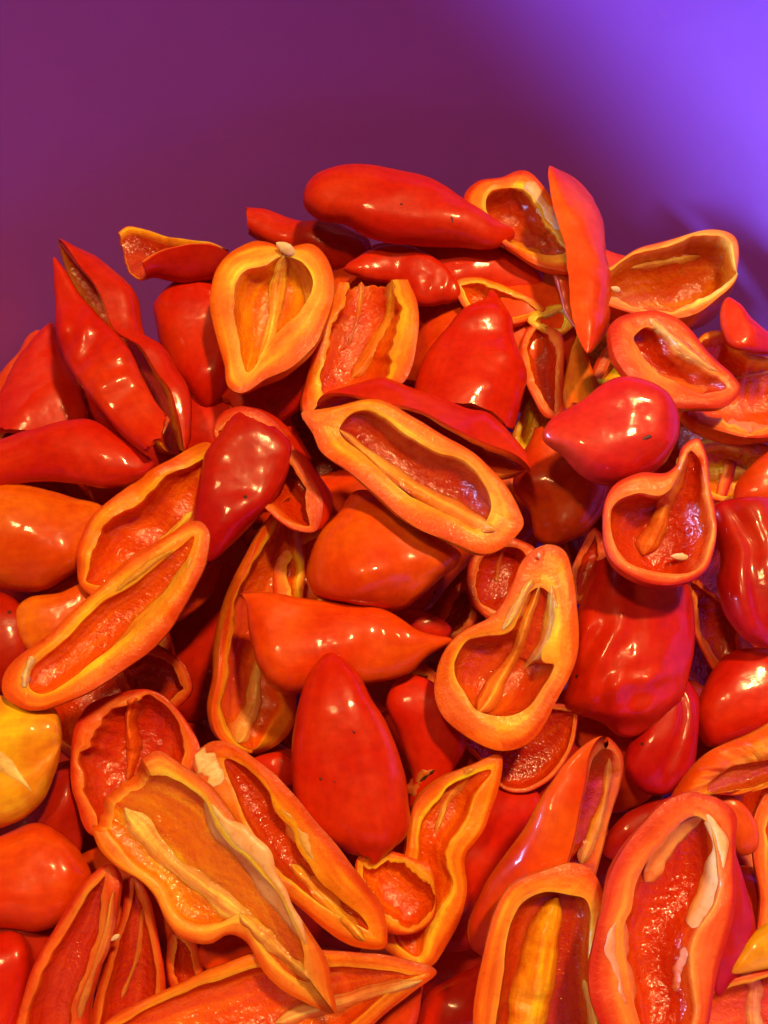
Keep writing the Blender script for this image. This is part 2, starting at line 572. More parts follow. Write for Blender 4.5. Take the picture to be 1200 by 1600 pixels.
    ss = np.linspace(0, 1, NR + 2)[1:-1]
    wob = 0.6 * lip * rg3(u)

    def rimstrip(a, c):
        s = ss[None, :, None]
        arc = (np.sin(math.pi * ss) ** 0.45)[None, :] * (lip + wob)[:, None]
        ends = np.minimum(1.0, tap * 0.3 + 0.7)[:, None]
        return a[:, None] * (1 - s) + c[:, None] * s - b * (arc * ends)[..., None]
    rimR = rimstrip(outer[:, -1], inner[:, -1])
    rimL = rimstrip(inner[:, 0], outer[:, 0])
    ring = np.concatenate([outer, rimR, inner[:, ::-1], rimL], axis=1)

    # torn ends
    tang = np.gradient(ring, axis=0)
    tang /= np.maximum(np.linalg.norm(tang, axis=2, keepdims=True), 1e-6)
    kk = np.linspace(0, 1, MA + 1)
    prof = np.concatenate([kk, np.full(NR, 1.0), kk[::-1], np.full(NR, 0.0)])
    for endi, isc in enumerate(q.cut):
        if isc:
            near = np.exp(-((u if endi == 0 else 1 - u) / 0.10) ** 2)
            j = rag(q.seed + 7 + endi, (1, 2, 5, 9), 0.5)(prof)
            ring = ring + tang * (near[:, None] * j[None] * 0.0016 * q.torn)[..., None]

    # overall warping: dents and wobble
    w = [wave(q.seed + 31 + i, 6, 150.0) for i in range(3)]
    w2 = [wave(q.seed + 61 + i, 7, 420.0) for i in range(3)]
    flat = ring.reshape(-1, 3)
    amp = (0.0011 if q.kind == 'o' else 0.0015) * q.warp
    disp = np.stack([f(flat) for f in w], -1) * amp + np.stack([f(flat) for f in w2], -1) * amp * 0.13
    for (wpx, wpy, vx, vy, rad, lam, am) in q.wr:            # local wrinkles: centre, direction, radius, wavelength, height
        pxs = flat[:, 0] / flat[:, 2] * FPX + 600
        pys = flat[:, 1] / flat[:, 2] * FPX + 800
        g = np.exp(-(((pxs - wpx) ** 2 + (pys - wpy) ** 2) / rad ** 2))
        s = ((pxs - wpx) * vx + (pys - wpy) * vy)
        disp += b * (g * np.sin(2 * math.pi * s / lam + 1.2 * np.sin(pys / 23.0)) * am * 0.001)[:, None]
    q.ring = (flat + disp).reshape(ring.shape)
    q.u, q.ui, q.pm = u, ui, pm
    q.rimfrac = tap
    return q


def to_world(p):
    p = np.asarray(p)
    return CAM + p[..., 0:1] * RIGHT + p[..., 1:2] * DOWN + p[..., 2:3] * FWD


def project(p):
    return np.stack([p[..., 0] / p[..., 2] * FPX + 600, p[..., 1] / p[..., 2] * FPX + 800], -1)


def emit(q):
    ring = q.ring
    n, m = ring.shape[:2]
    W = to_world(ring)
    base = W.reshape(-1, 3).mean(0).copy()
    base[2] = W[..., 2].min()
    root = bpy.data.objects.new('pepper_half', None)
    root.empty_display_size = 0.01
    COL.objects.link(root)
    root.location = base
    root['label'] = q.label
    root['category'] = 'pepper'
    if q.group:
        root['group'] = q.group
    r = np.random.RandomState(q.seed)
    sk = np.array(SKIN[q.sk]) * (1 + r.uniform(-0.06, 0.06))
    rimc, lipc, innc, ribc = [np.array(c) for c in FLESH[q.fl]]
    if q.inn is not None:
        innc = np.array(q.inn)
    A = MA + 1
    # skin
    out = W[:, :A]
    faces = []
    for i in range(n - 1):
        for k in range(A - 1):
            faces.append((i * A + k, i * A + k + 1, (i + 1) * A + k + 1, (i + 1) * A + k))
    wv = wave(q.seed + 5, 5, 90.0)(W[:, :A].reshape(-1, 3))[:, None]
    other = np.array(SKIN['orange' if q.sk in ('or', 'orange', 'oro', 'yel') else 'or'])
    cols = sk * (1 - 0.22 * np.clip(wv, 0, 1)) + other * 0.22 * np.clip(wv, 0, 1)
    vv = out.reshape(-1, 3)
    us = np.zeros((n, A, 3)); us[..., 0] = q.u[:, None] * 1.6 + q.seed; us[..., 1] = np.linspace(0, 11, A)[None]
    s = mesh_obj('skin', vv, faces, M_SKIN, root, cols=cols, uvw=us.reshape(-1, 3), origin=base)
    if q.skin_label:
        s['label'] = q.skin_label
    # flesh: rim and hollow (plus the cut ends)
    idx = list(range(A - 1, m)) + [0]
    fl = W[:, idx]
    k2 = len(idx)
    faces = []
    for i in range(n - 1):
        for k in range(k2 - 1):
            faces.append((i * k2 + k, i * k2 + k + 1, (i + 1) * k2 + k + 1, (i + 1) * k2 + k))
    # colours by ring position
    cc = np.zeros((k2, 3)); wet = np.zeros(k2)
    for j in range(k2):
        if j <= NR:                                   # right rim: skin edge -> lip
            t = j / (NR + 1.0)
        elif j <= NR + A:
            t = 2.0
        else:
            t = (k2 - 1 - j) / (NR + 1.0)
        if t >= 2:
            kk = (j - NR - 1) / (A - 1.0)
            edge = min(kk, 1 - kk)
            f = np.clip(edge / 0.07, 0, 1)
            cc[j] = lipc * (1 - f) + innc * f
            wet[j] = 0.25 + 0.75 * f
        else:
            f = np.clip((t - 0.15) / 0.8, 0, 1) ** 1.3
            cc[j] = rimc * (1 - f) + lipc * f
            if t < 0.17:
                cc[j] = sk * 0.55 + rimc * 0.45
            wet[j] = 0.05 + 0.12 * t
    cols = np.repeat(cc[None], n, 0).reshape(-1, 3)
    mot = np.clip(0.5 + 0.9 * wave(q.seed + 13, 8, 330.0)(fl.reshape(-1, 3)), 0, 1)[:, None]
    tt = np.array([min(j, k2 - 1 - j) / (NR + 1.0) for j in range(k2)])
    onrim = np.repeat(((tt < 0.95) & (tt > 0.2))[None], n, 0).reshape(-1, 1)
    cols = np.where(onrim, cols * (1 - 0.35 * mot) + lipc * 0.35 * mot, cols)
    wetv = np.repeat(wet[None], n, 0).ravel()
    wv = wave(q.seed + 9, 6, 240.0)(fl.reshape(-1, 3))[:, None]
    cols = cols * (1 + np.array([0.05, 0.22, 0.25]) * wv)
    uvw = np.zeros((n, k2, 3))
    uvw[..., 0] = q.ui[:, None] * 2.2 + q.seed
    uvw[..., 1] = np.linspace(0, 14, k2)[None]
    verts = fl.reshape(-1, 3)
    wl, cl, ul = [wetv], [cols], [uvw.reshape(-1, 3)]
    vs = [verts]
    off = len(verts)
    for endi, isc in enumerate(q.cut):
        if not isc:
            continue
        st = 0 if endi == 0 else n - 1
        o_ = W[st, :A]
        i_ = W[st, A + NR:A + NR + A][::-1]
        mid_ = (o_ + i_) / 2
        tg = W[st] - W[st + (1 if endi == 0 else -1)]
        tg = tg[:A] / np.maximum(np.linalg.norm(tg[:A], axis=1, keepdims=True), 1e-6)
        mid_ = mid_ + tg * 0.0005 * np.sin(np.linspace(0, math.pi, A))[:, None]
        vs.append(np.vstack([o_, mid_, i_]))
        for a_ in range(2):
            for k in range(A - 1):
                faces.append((off + a_ * A + k, off + a_ * A + k + 1, off + (a_ + 1) * A + k + 1, off + (a_ + 1) * A + k))
        off += 3 * A
        cl.append(np.vstack([np.tile(rimc * 0.6 + sk * 0.4, (A, 1)), np.tile(rimc, (A, 1)), np.tile(lipc, (A, 1))]))
        wl.append(np.full(3 * A, 0.15))
        ul.append(np.zeros((3 * A, 3)))
    mesh_obj('flesh', np.vstack(vs), faces, M_FLESH, root, cols=np.vstack(cl), wet=np.concatenate(wl), uvw=np.vstack(ul), origin=base, sharp=(k2, [NR + 1, NR + A], n * k2))

    # ribs: pale ridges lying on the hollow wall
    surf = ring[:, A - 1:].reshape(-1, 3)
    spx = project(surf)
    for ri, rb in enumerate(q.ribs):
        path, wpx, hmm = rb[:3]
        opt = dict(rb[3]) if len(rb) > 3 else {}
        if opt.get('sep'):
            opt.setdefault('flat', 7.0); opt.setdefault('edge', 4.0); opt.setdefault('rag', 0.35)
        srf, sxy = (ring[:, :A].reshape(-1, 3), project(ring[:, :A].reshape(-1, 3))) if opt.get('skin') else (surf, spx)
        f, tot = sampler(path)
        nn, ww = 44, 10
        uu = np.linspace(0, 1, nn)
        pp = f(uu)
        tg = np.gradient(pp, axis=0)
        tg /= np.maximum(np.linalg.norm(tg, axis=1, keepdims=True), 1e-6)
        nr = np.stack([-tg[:, 1], tg[:, 0]], -1)
        g1, g2 = rag(q.seed + 100 + ri, (2, 5, 11, 19), 0.5), rag(q.seed + 200 + ri, (2, 5, 11, 19), 0.5)
        wq = np.interp(uu, np.linspace(0, 1, len(np.atleast_1d(wpx))), np.atleast_1d(wpx)) / 2.0
        ta, tb = opt.get('taper', (0.08, 0.08))
        tp = np.ones(nn)
        if ta:
            tp = np.minimum(tp, np.clip(uu / ta, 0, 1) ** 0.5)
        if tb:
            tp = np.minimum(tp, np.clip((1 - uu) / tb, 0, 1) ** 0.5)
        rj = opt.get('rag', 0.28)
        wa = 1.18 * wq * (1 + rj * g1(uu)) * (0.15 + 0.85 * tp)
        wb = 1.18 * wq * (1 + rj * g2(uu)) * (0.15 + 0.85 * tp)
        X = np.linspace(-1, 1, ww)
        G = np.zeros((nn, ww, 3))
        for j, x in enumerate(X):
            off_ = np.where(x < 0, wa, wb) * x
            tp2 = pp + nr * off_[:, None]
            d2 = ((sxy[None] - tp2[:, None]) ** 2).sum(-1)
            near = np.argpartition(d2, 6, axis=1)[:, :6]
            wgt = 1.0 / (np.take_along_axis(d2, near, 1) + 4.0)
            wgt /= wgt.sum(1, keepdims=True)
            G[:, j] = (srf[near] * wgt[..., None]).sum(1)
            # keep the pixel position exact, take only the distance from the wall
            dd = G[:, j, 2]
            G[:, j, 0] = (tp2[:, 0] - 600) / FPX * dd
            G[:, j, 1] = (tp2[:, 1] - 800) / FPX * dd
        for _ in range(3):
            G[1:-1] = 0.25 * G[:-2] + 0.5 * G[1:-1] + 0.25 * G[2:]
            G[:, 1:-1] = 0.25 * G[:, :-2] + 0.5 * G[:, 1:-1] + 0.25 * G[:, 2:]
        hp = (1 - np.abs(X) ** opt.get('flat', 2.0)) ** 1.1
        hh = (min(hmm, 0.45) if opt.get('sep') else hmm * 0.8) * 0.001 * (0.75 + 0.25 * g1(uu * 0.7 + 0.2)) * (0.3 + 0.7 * tp)
        ridge = 0.10 * np.sin(X * 7.0 + 3 * uu[:, None]) * hp
        view = -G / np.linalg.norm(G, axis=2, keepdims=True)
        nb = -q.bdir
        nv = nb if nb @ view[nn // 2, ww // 2] > 0.2 else view[nn // 2, ww // 2]
        nv = nv * 0.6 + view[nn // 2, ww // 2] * 0.4
        G = G + nv * ((hh[:, None] * (hp[None] + ridge)) - 0.0005 * (1 - hp)[None])[..., None]
        Wg = to_world(G).reshape(-1, 3)
        faces = [(i * ww + j, i * ww + j + 1, (i + 1) * ww + j + 1, (i + 1) * ww + j) for i in range(nn - 1) for j in range(ww - 1)]
        c = np.array(opt.get('col', ribc))
        ce = c * 0.05 + (sk if opt.get('skin') else innc) * 0.95
        if opt.get('sep'):
            ce = c * 0.5 + innc * 0.5
        if opt.get('name') == 'speck':
            ce = c
        ex = (np.abs(X) ** opt.get('edge', 1.7))[None, :, None]
        cg = (c * (1 - ex) + ce * ex) * np.ones((nn, 1, 1))
        cg = cg * (1 + np.array([0.04, 0.16, 0.2]) * wave(q.seed + 300 + ri, 6, 200.0)(Wg).reshape(nn, ww, 1))
        if opt.get('sep') or opt.get('skin'):
            mesh_obj(opt.get('name', 'rib'), Wg, faces, M_RIB, root, cols=cg.reshape(-1, 3), origin=base)
        else:
            wg = np.ones((nn, 1)) * (0.35 + 0.5 * np.abs(X) ** 2)[None]
            ug = np.zeros((nn, ww, 3)); ug[..., 0] = uu[:, None] * 2.0 + q.seed; ug[..., 1] = X[None] * 3
            mesh_obj('rib', Wg, faces, M_FLESH, root, cols=cg.reshape(-1, 3), wet=wg.ravel(), uvw=ug.reshape(-1, 3), origin=base)
    q.root = root
    q.base = base
    return root

# outlines are given as seen in the photograph (pixels of 1200 x 1600); z is the height in the heap, in millimetres
# ---- upper edge of the heap
P('glossy red pepper half with pointed tip resting against the bowl, topmost of the heap', 'd',
  [(478, 325), (490, 290), (520, 272), (570, 266), (620, 270), (670, 285), (720, 315), (765, 345), (803, 367)],
  [(478, 325), (500, 347), (540, 357), (580, 374), (650, 382), (720, 388), (770, 391), (803, 367)], 18, 'red', warp=0.6, dmul=1.15, ribs=(([(705, 338), (706, 343), (707, 348)], (5, 6, 5), 0.35, {'skin': 1, 'name': 'speck', 'col': (0.09, 0.04, 0.015), 'rag': 0.4}), ([(625, 318), (627, 319), (629, 320)], (4, 5, 4), 0.35, {'skin': 1, 'name': 'speck', 'col': (0.09, 0.04, 0.015), 'rag': 0.4})))
P('short glossy red pepper slice with blistered skin under the topmost pepper', 'd',
  [(384, 330), (430, 335), (490, 345), (540, 360), (575, 377), (582, 392)],
  [(384, 366), (420, 385), (470, 402), (530, 420), (560, 416), (582, 392)], 6, 'red', cut=(1, 0), torn=0.4, dmul=1.3)
P('red pepper half with torn lower edge between two open orange peppers', 'd',
  [(535, 425), (560, 403), (610, 391), (660, 395), (700, 420), (718, 450), (720, 470)],
  [(535, 425), (570, 438), (620, 442), (655, 470), (690, 474), (720, 470)], 6, 'red', wr=((690, 460, 1, 0.1, 30, 20, 0.2),))
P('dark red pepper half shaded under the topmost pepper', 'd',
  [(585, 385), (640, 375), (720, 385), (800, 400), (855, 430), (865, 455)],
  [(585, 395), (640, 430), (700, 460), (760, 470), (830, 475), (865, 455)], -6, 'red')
P('thin orange pepper rim curving out of the dark below the topmost pepper', 'o',
  [(712, 437), (740, 430), (780, 440), (820, 460), (852, 485)],
  [(712, 437), (725, 480), (790, 510), (852, 485)], 0, 'or', 'o', rim=(16, 14), b=(0.1, 0.5, 0.8))
P('open orange pepper half with jagged rim beside an upright skin flap', 'o',
  [(820, 263), (780, 275), (745, 288), (727, 305), (731, 330), (770, 370), (815, 402), (860, 422), (892, 427)],
  [(820, 263), (850, 285), (876, 325), (892, 375), (896, 410), (892, 427)], 16, 'or', 'o', rim=(34, 24), jag=0.45,
  ribs=(([(822, 285), (840, 310), (858, 335), (880, 358)], 20, 1.2, {'col': (0.85, 0.5, 0.22), 'sep': 1}), ([(780, 372), (810, 386), (845, 398)], 16, 0.8, {'col': (0.85, 0.34, 0.03)})), warp=1.5, hole=([(800, 285), (768, 300), (758, 320), (770, 345), (800, 375), (835, 392), (865, 400), (880, 398)], [(800, 285), (825, 290), (840, 315), (855, 340), (873, 370), (880, 398)]), inn=(0.55, 0.06, 0.006))
P('upright orange red pepper skin flap standing against the bowl', 'd',
  [(853, 270), (860, 310), (874, 350), (882, 400), (886, 450), (898, 505), (920, 547)],
  [(853, 270), (875, 272), (900, 300), (917, 350), (914, 390), (925, 430), (927, 470), (926, 528), (920, 547)], 24, 'or', warp=1.2, b=(0.72, 0.0, -0.40), tz=(0, 0, 4, -12), D=[24, 44, 46, 46, 44, 36], th=2.5, rim=(10, 10))
P('narrow orange pepper strip wedged behind the upright skin flap', 'd',
  [(862, 424), (868, 455), (885, 490), (900, 512)], [(895, 425), (905, 460), (912, 490), (908, 512)], 12, 'or', cut=(1, 1))
P('open yellow orange pepper half leaning on the bright side of the bowl', 'o',
  [(957, 418), (1000, 390), (1050, 373), (1110, 364), (1140, 370), (1154, 395), (1153, 430)],
  [(949, 478), (1000, 490), (1040, 499), (1080, 495), (1115, 475), (1145, 447), (1153, 430)], 12, 'orange', 'y', rim=(14, 26), cut=(1, 0), tz=(0, 0, 0, 9), b=(0.05, 0.45, 0.8), jag=0.3, dmul=1.35, inn=(0.62, 0.13, 0.005), ribs=(([(985, 420), (1040, 410), (1095, 400)], (8, 14, 10), 0.6),))
_q = P('dark red pepper half underneath the leaning yellow orange half', 'd',
  [(935, 478), (990, 488), (1050, 500), (1105, 520)], [(935, 510), (985, 540), (1040, 560), (1105, 560)], -2, 'dark')
_q.skip = True
P('open red pepper half with orange rib below the leaning yellow half', 'o',
  [(970, 492), (1010, 483), (1050, 495), (1080, 520), (1110, 555), (1145, 585), (1157, 605)],
  [(970, 492), (953, 515), (955, 548), (972, 582), (1003, 612), (1045, 632), (1090, 638), (1130, 634), (1157, 605)], 32, 'red', 'r', rim=(30, 28), jag=0.35,
  ribs=(([(1015, 498), (1045, 525), (1075, 552), (1120, 580)], (16, 20, 22, 10), 1.6), ([(1020, 585), (1060, 600), (1105, 610)], (10, 22, 14), 0.8, {'col': (0.78, 0.16, 0.03)})), b=(-0.25, 0.25, 1), hole=([(990, 520), (1005, 508), (1030, 520), (1055, 550), (1090, 570), (1125, 588), (1135, 602)], [(990, 520), (985, 530), (1000, 560), (1020, 580), (1050, 596), (1095, 612), (1135, 602)]))
P('small red pepper tip with dark point against the bowl', 'd',
  [(1133, 470), (1128, 505), (1138, 535), (1165, 550), (1215, 552)], [(1133, 470), (1155, 480), (1185, 506), (1215, 525), (1240, 545)], 22, 'red', cut=(0, 1), torn=2)
P('open orange pepper half with pale torn lower rim at the edge of the view', 'o',
  [(1068, 560), (1100, 520), (1135, 520), (1180, 555), (1250, 575)],
  [(1062, 640), (1090, 662), (1130, 674), (1190, 684), (1250, 684)], 10, 'or', 'o', rim=(14, 22), cut=(1, 1), jag=0.6, b=(0, 0.5, 0.8), tz=(0, 0, 0, 6),
  ribs=(([(1135, 662), (1170, 668), (1230, 672)], 16, 0.8, {'col': (0.86, 0.42, 0.25), 'sep': 1}), ([(1120, 600), (1165, 587), (1240, 580)], 9, 0.8, {'col': (0.85, 0.3, 0.1)})))
P('yellow streaked pepper slice lying under the pale torn rim', 'o',
  [(1070, 692), (1120, 680), (1190, 698), (1250, 710)], [(1072, 750), (1120, 782), (1180, 778), (1250, 760)], -2, 'or', 'y', rim=(20, 12), cut=(1, 1),
  ribs=(([(1095, 742), (1130, 738), (1170, 740)], 22, 2.0, {'col': (0.8, 0.42, 0.05)}), ([(1085, 700), (1130, 697), (1185, 708)], 18, 1.2, {'col': (0.86, 0.4, 0.08)})))
P('orange pepper half at the edge of the view above a shiny red one', 'd',
  [(1205, 700), (1170, 728), (1150, 765), (1150, 792)], [(1260, 700), (1260, 760), (1225, 800), (1175, 800)], 10, 'or', cut=(1, 1))

# ---- behind the middle
P('small open red pepper ring standing beside the domed pink red half', 'o',
  [(845, 509), (822, 515), (812, 540), (814, 575), (828, 615), (850, 648), (868, 648)],
  [(845, 509), (868, 515), (880, 545), (881, 590), (878, 625), (868, 648)], 8, 'or', 'r', rim=(16, 18))
P('yellow pepper scrap upright between the pink red half and a red ring', 'o',
  [(848, 600), (825, 622), (812, 655), (805, 690), (820, 705)], [(848, 600), (862, 640), (862, 675), (848, 702), (820, 705)], 3, 'orange', 'Y', rim=(12, 12))
P('small yellow pepper scrap poking out beside the orange strip', 'o',
  [(828, 497), (848, 479), (878, 470), (902, 480)], [(828, 497), (845, 512), (875, 517), (902, 500)], 2, 'yel', 'Y', rim=(14, 14), ribs=(([(850, 497), (875, 488), (898, 488)], 8, 0.8),))
P('orange triangular pepper scrap below the skin flap', 'd',
  [(900, 510), (884, 550), (874, 600), (882, 640)], [(905, 512), (912, 550), (924, 590), (932, 622)], 10, 'orange', cut=(0, 1))
P('folded yellow pepper strip in the gap left of the open red half', 'o',
  [(912, 530), (940, 515), (975, 530), (990, 560)], [(905, 580), (930, 600), (965, 605), (995, 600)], -4, 'yel', 'Y', rim=(10, 10), cut=(1, 1),
  ribs=(([(915, 548), (945, 560), (985, 580)], 14, 1.2),))
P('smooth crimson pepper half with one brown speck over an orange red dome', 'd',
  [(853, 683), (862, 655), (900, 630), (940, 605), (970, 597), (1015, 603), (1045, 628), (1058, 668)],
  [(853, 683), (880, 708), (900, 730), (930, 748), (975, 752), (1020, 737), (1048, 708), (1058, 668)], 32, 'pink', boxy=0.75, warp=1.2, ribs=(([(1004, 687), (1011, 684), (1018, 681)], (7, 8, 7), 0.35, {'skin': 1, 'name': 'speck', 'col': (0.09, 0.04, 0.015), 'rag': 0.4}),))
P('orange red domed pepper half with notched edge under the crimson half', 'd',
  [(835, 670), (812, 715), (803, 760), (828, 795), (832, 838), (855, 854)],
  [(875, 690), (925, 735), (957, 752), (955, 785), (930, 820), (895, 845), (855, 854)], 14, 'or', cut=(1, 0))
P('domed pink red pepper half with nipple tip above the middle of the heap', 'd',
  [(768, 457), (755, 475), (718, 490), (690, 522), (665, 562), (648, 602), (645, 640)],
  [(768, 457), (785, 477), (800, 503), (804, 532), (817, 566), (822, 592), (812, 635), (800, 672)], 14, 'red', cut=(0, 1))
P('open orange pepper trough with pale ridge behind the middle pair', 'o',
  [(528, 436), (505, 490), (490, 550), (476, 615), (482, 655)], [(640, 433), (653, 480), (652, 535), (638, 590), (590, 625), (530, 655)], 8, 'orange', 'o', rim=(24, 36), cut=(1, 0), b=(-0.35, 0.15, 1),
  ribs=(([(612, 440), (607, 490), (580, 545), (550, 590)], (14, 16, 20, 24), 1.4, {'col': (0.85, 0.32, 0.03)}), ([(565, 440), (560, 490), (545, 540)], 10, 0.5, {'col': (0.75, 0.18, 0.02)})), jag=0.3)
P('open pale yellow rimmed pepper half with two hollows and a seed in its notch', 'o',
  [(445, 385), (425, 376), (400, 376), (368, 392), (340, 428), (326, 475), (333, 520), (345, 568), (352, 600), (372, 613)],
  [(445, 385), (465, 380), (490, 379), (510, 402), (520, 445), (513, 495), (495, 540), (455, 575), (415, 592), (372, 613)], 26, 'orange', 'y', rim=(36, 32), jag=0.3,
  ribs=(([(445, 400), (436, 440), (430, 480), (420, 530), (402, 570)], (24, 22, 20, 14), 3.5),
        ([(452, 400), (468, 420), (480, 450), (485, 480)], (18, 22, 12), 0.8, {'col': (0.82, 0.36, 0.08)})), skin_label=None, hole=([(440, 400), (415, 417), (385, 428), (365, 455), (362, 490), (370, 520), (374, 560), (382, 580)], [(440, 400), (462, 402), (478, 412), (488, 440), (480, 465), (465, 495), (435, 520), (410, 552), (382, 580)]))
P('curled pepper scrap with orange inside at the far left of the heap', 'o',
  [(183, 366), (200, 353), (230, 357), (270, 372), (330, 385), (356, 394)], [(224, 405), (245, 392), (290, 388), (335, 386), (356, 394)], 8, 'red', 'o', rim=(12, 8), cut=(1, 0), b=(0.05, 0.9, 0.2), D=[44, 54, 56, 54, 50], torn=0.6, tz=(0, 0, -4, 8), inn=(0.5, 0.04, 0.003))
P('dark red domed pepper behind the pale yellow rimmed half', 'd',
  [(300, 443), (262, 455), (244, 490), (258, 545), (285, 595), (322, 630)], [(300, 443), (348, 450), (368, 500), (374, 560), (360, 612), (322, 630)], 0, 'red')
P('deep red pepper half in shade below the pale yellow rimmed half', 'd',
  [(345, 615), (380, 585), (430, 560), (490, 545)], [(375, 655), (420, 662), (470, 645), (505, 610)], -8, 'red', cut=(1, 1))

# ---- left side
P('split red pepper half with torn open edge behind the pointed red half', 'd',
  [(90, 376), (112, 408), (150, 462), (183, 522), (204, 536), (222, 548), (245, 585), (268, 625), (281, 660), (284, 688), (280, 706)],
  [(90, 376), (100, 420), (140, 500), (190, 580), (225, 650), (245, 712), (280, 706)], 4, 'red', 'o', rim=(12, 12), b=(0.85, -0.35, 0.25), D=[20, 50, 58, 60, 52, 46, 44, 42, 40, 30], tz=(0, 0, 9, -10), jag=0.5, tilt=0.3)
P('long red pointed pepper half, tip up, at the left of the heap', 'd',
  [(87, 407), (87, 450), (95, 520), (110, 570), (132, 605), (165, 650), (195, 690), (234, 718)],
  [(87, 407), (105, 425), (135, 475), (165, 515), (192, 545), (205, 563), (222, 595), (245, 632), (265, 657)], 22, 'red', cut=(0, 1), wr=((120, 530, 0.9, 0.4, 60, 34, 0.5), (185, 600, 0.5, 0.8, 60, 40, 0.4)))
P('plain red pepper half pressed to the dark side of the bowl', 'd',
  [(86, 503), (60, 520), (35, 555), (15, 595), (0, 640), (-15, 695)], [(86, 503), (96, 540), (108, 580), (128, 620), (140, 655), (125, 705)], 2, 'red', cut=(0, 1))
P('slim red pepper half lying level above a plain orange one', 'd',
  [(-40, 692), (0, 682), (50, 671), (110, 668), (165, 672), (203, 692), (238, 720)], [(-40, 760), (0, 757), (60, 752), (120, 757), (180, 757), (210, 745), (238, 720)], 14, 'red', cut=(1, 0))
P('plain orange pepper half lying level at the left edge', 'd',
  [(-40, 768), (0, 760), (45, 757), (90, 763), (130, 778), (170, 795)], [(-40, 932), (0, 930), (50, 926), (95, 918), (130, 890), (170, 795)], 2, 'oro', cut=(1, 0))
P('open orange pepper half with cream rim behind the dark crimson piece', 'o',
  [(330, 698), (262, 720), (203, 755), (160, 790), (130, 835), (115, 880), (118, 912)],
  [(330, 698), (345, 760), (340, 830), (305, 890), (240, 940), (165, 945), (118, 912)], 10, 'orange', 'o', rim=(30, 24), ribs=(([(300, 800), (250, 850), (200, 890)], 14, 0.6),))
P('long open orange pepper half reaching from the dark crimson piece to the left edge', 'o',
  [(330, 832), (315, 816), (290, 818), (258, 840), (210, 872), (160, 915), (108, 957), (60, 993), (25, 1022), (6, 1052), (8, 1085), (42, 1109)],
  [(330, 832), (322, 870), (302, 910), (272, 957), (235, 1002), (190, 1047), (140, 1085), (100, 1104), (70, 1112), (42, 1109)], 36, 'orange', 'o', rim=(34, 28),
  ribs=(([(300, 868), (268, 920), (222, 972), (170, 1018)], (10, 20, 22, 8), 1.3, {'col': (0.88, 0.42, 0.04)}),
        ([(270, 860), (225, 890), (180, 925)], (10, 18, 10), 0.8, {'col': (0.88, 0.42, 0.05)}),
        ([(215, 985), (160, 1030), (115, 1060)], 7, 0.7, {'col': (0.85, 0.4, 0.08)}),
        ([(52, 1025), (42, 1050), (38, 1075)], 14, 1.5, {'col': (0.9, 0.7, 0.36)})), dmul=0.8, hole=([(303, 838), (262, 866), (212, 910), (165, 938), (112, 985), (64, 1020), (46, 1042), (48, 1072)], [(303, 838), (290, 872), (262, 915), (225, 952), (190, 990), (150, 1030), (112, 1064), (72, 1084), (48, 1072)]))
P('dark crimson pepper piece with cut top held inside a curved rim', 'd',
  [(352, 662), (320, 705), (306, 765), (303, 805), (314, 850), (328, 874)],
  [(430, 672), (447, 700), (443, 742), (425, 790), (400, 826), (366, 857), (328, 874)], 30, 'crim', cut=(1, 0))
P('curved orange pepper rim arching over the dark crimson piece', 'o',
  [(334, 662), (345, 642), (375, 632), (415, 645), (452, 682), (478, 735), (500, 785), (497, 832)],
  [(334, 662), (345, 700), (380, 760), (420, 800), (460, 830), (497, 832)], 20, 'red', 'r', rim=(30, 8), b=(0.45, -0.15, 0.85), D=[20, 40, 60, 70, 60, 40], jag=0.2)
P('orange pepper piece tucked below the long open half', 'd',
  [(348, 872), (310, 890), (260, 930), (225, 975)], [(348, 872), (338, 915), (300, 962), (250, 990)], 0, 'or', cut=(0, 1))
P('small orange pepper lump peeking above the long open half', 'd',
  [(26, 995), (26, 960), (42, 941), (80, 935), (140, 915)], [(26, 995), (60, 1035), (120, 1010), (140, 915)], 0, 'orange')
P('tall open orange pepper half with dark hollow and cream rib, slit side up', 'o',
  [(455, 780), (420, 822), (395, 878), (368, 930), (350, 985), (342, 1060), (332, 1110), (345, 1150), (395, 1177)],
  [(455, 780), (478, 810), (482, 900), (470, 1000), (462, 1080), (457, 1130), (432, 1165), (395, 1177)], 8, 'orange', 'o', rim=(16, 24), b=(-0.75, 0.12, 0.6), D=[20, 34, 44, 52, 54, 50, 40, 30], jag=0.6,
  ribs=(([(400, 1030), (398, 1080), (388, 1125), (372, 1160)], (10, 20, 30, 36), 2.0, {'col': (0.88, 0.5, 0.12)}),), tz=(0, 0, 8, -6))
P('split open reddish pepper half left of the large orange pair', 'o',
  [(235, 1077), (190, 1080), (150, 1097), (122, 1140), (113, 1190), (118, 1250), (140, 1305)],
  [(235, 1077), (275, 1098), (305, 1130), (322, 1170), (305, 1230), (245, 1290), (140, 1305)], 12, 'or', 'r', rim=(28, 24),
  ribs=(([(212, 1090), (204, 1130), (210, 1170), (200, 1220)], (26, 18, 22, 14), 5.0, {'col': (0.82, 0.17, 0.012)}),), jag=0.4, dmul=0.75)
P('dark red curled pepper rim in shadow under the long open half', 'o',
  [(180, 1045), (215, 1010), (255, 1000), (283, 1030), (298, 1085)], [(180, 1045), (200, 1100), (250, 1120), (298, 1085)], -4, 'red', 'r', rim=(24, 24))
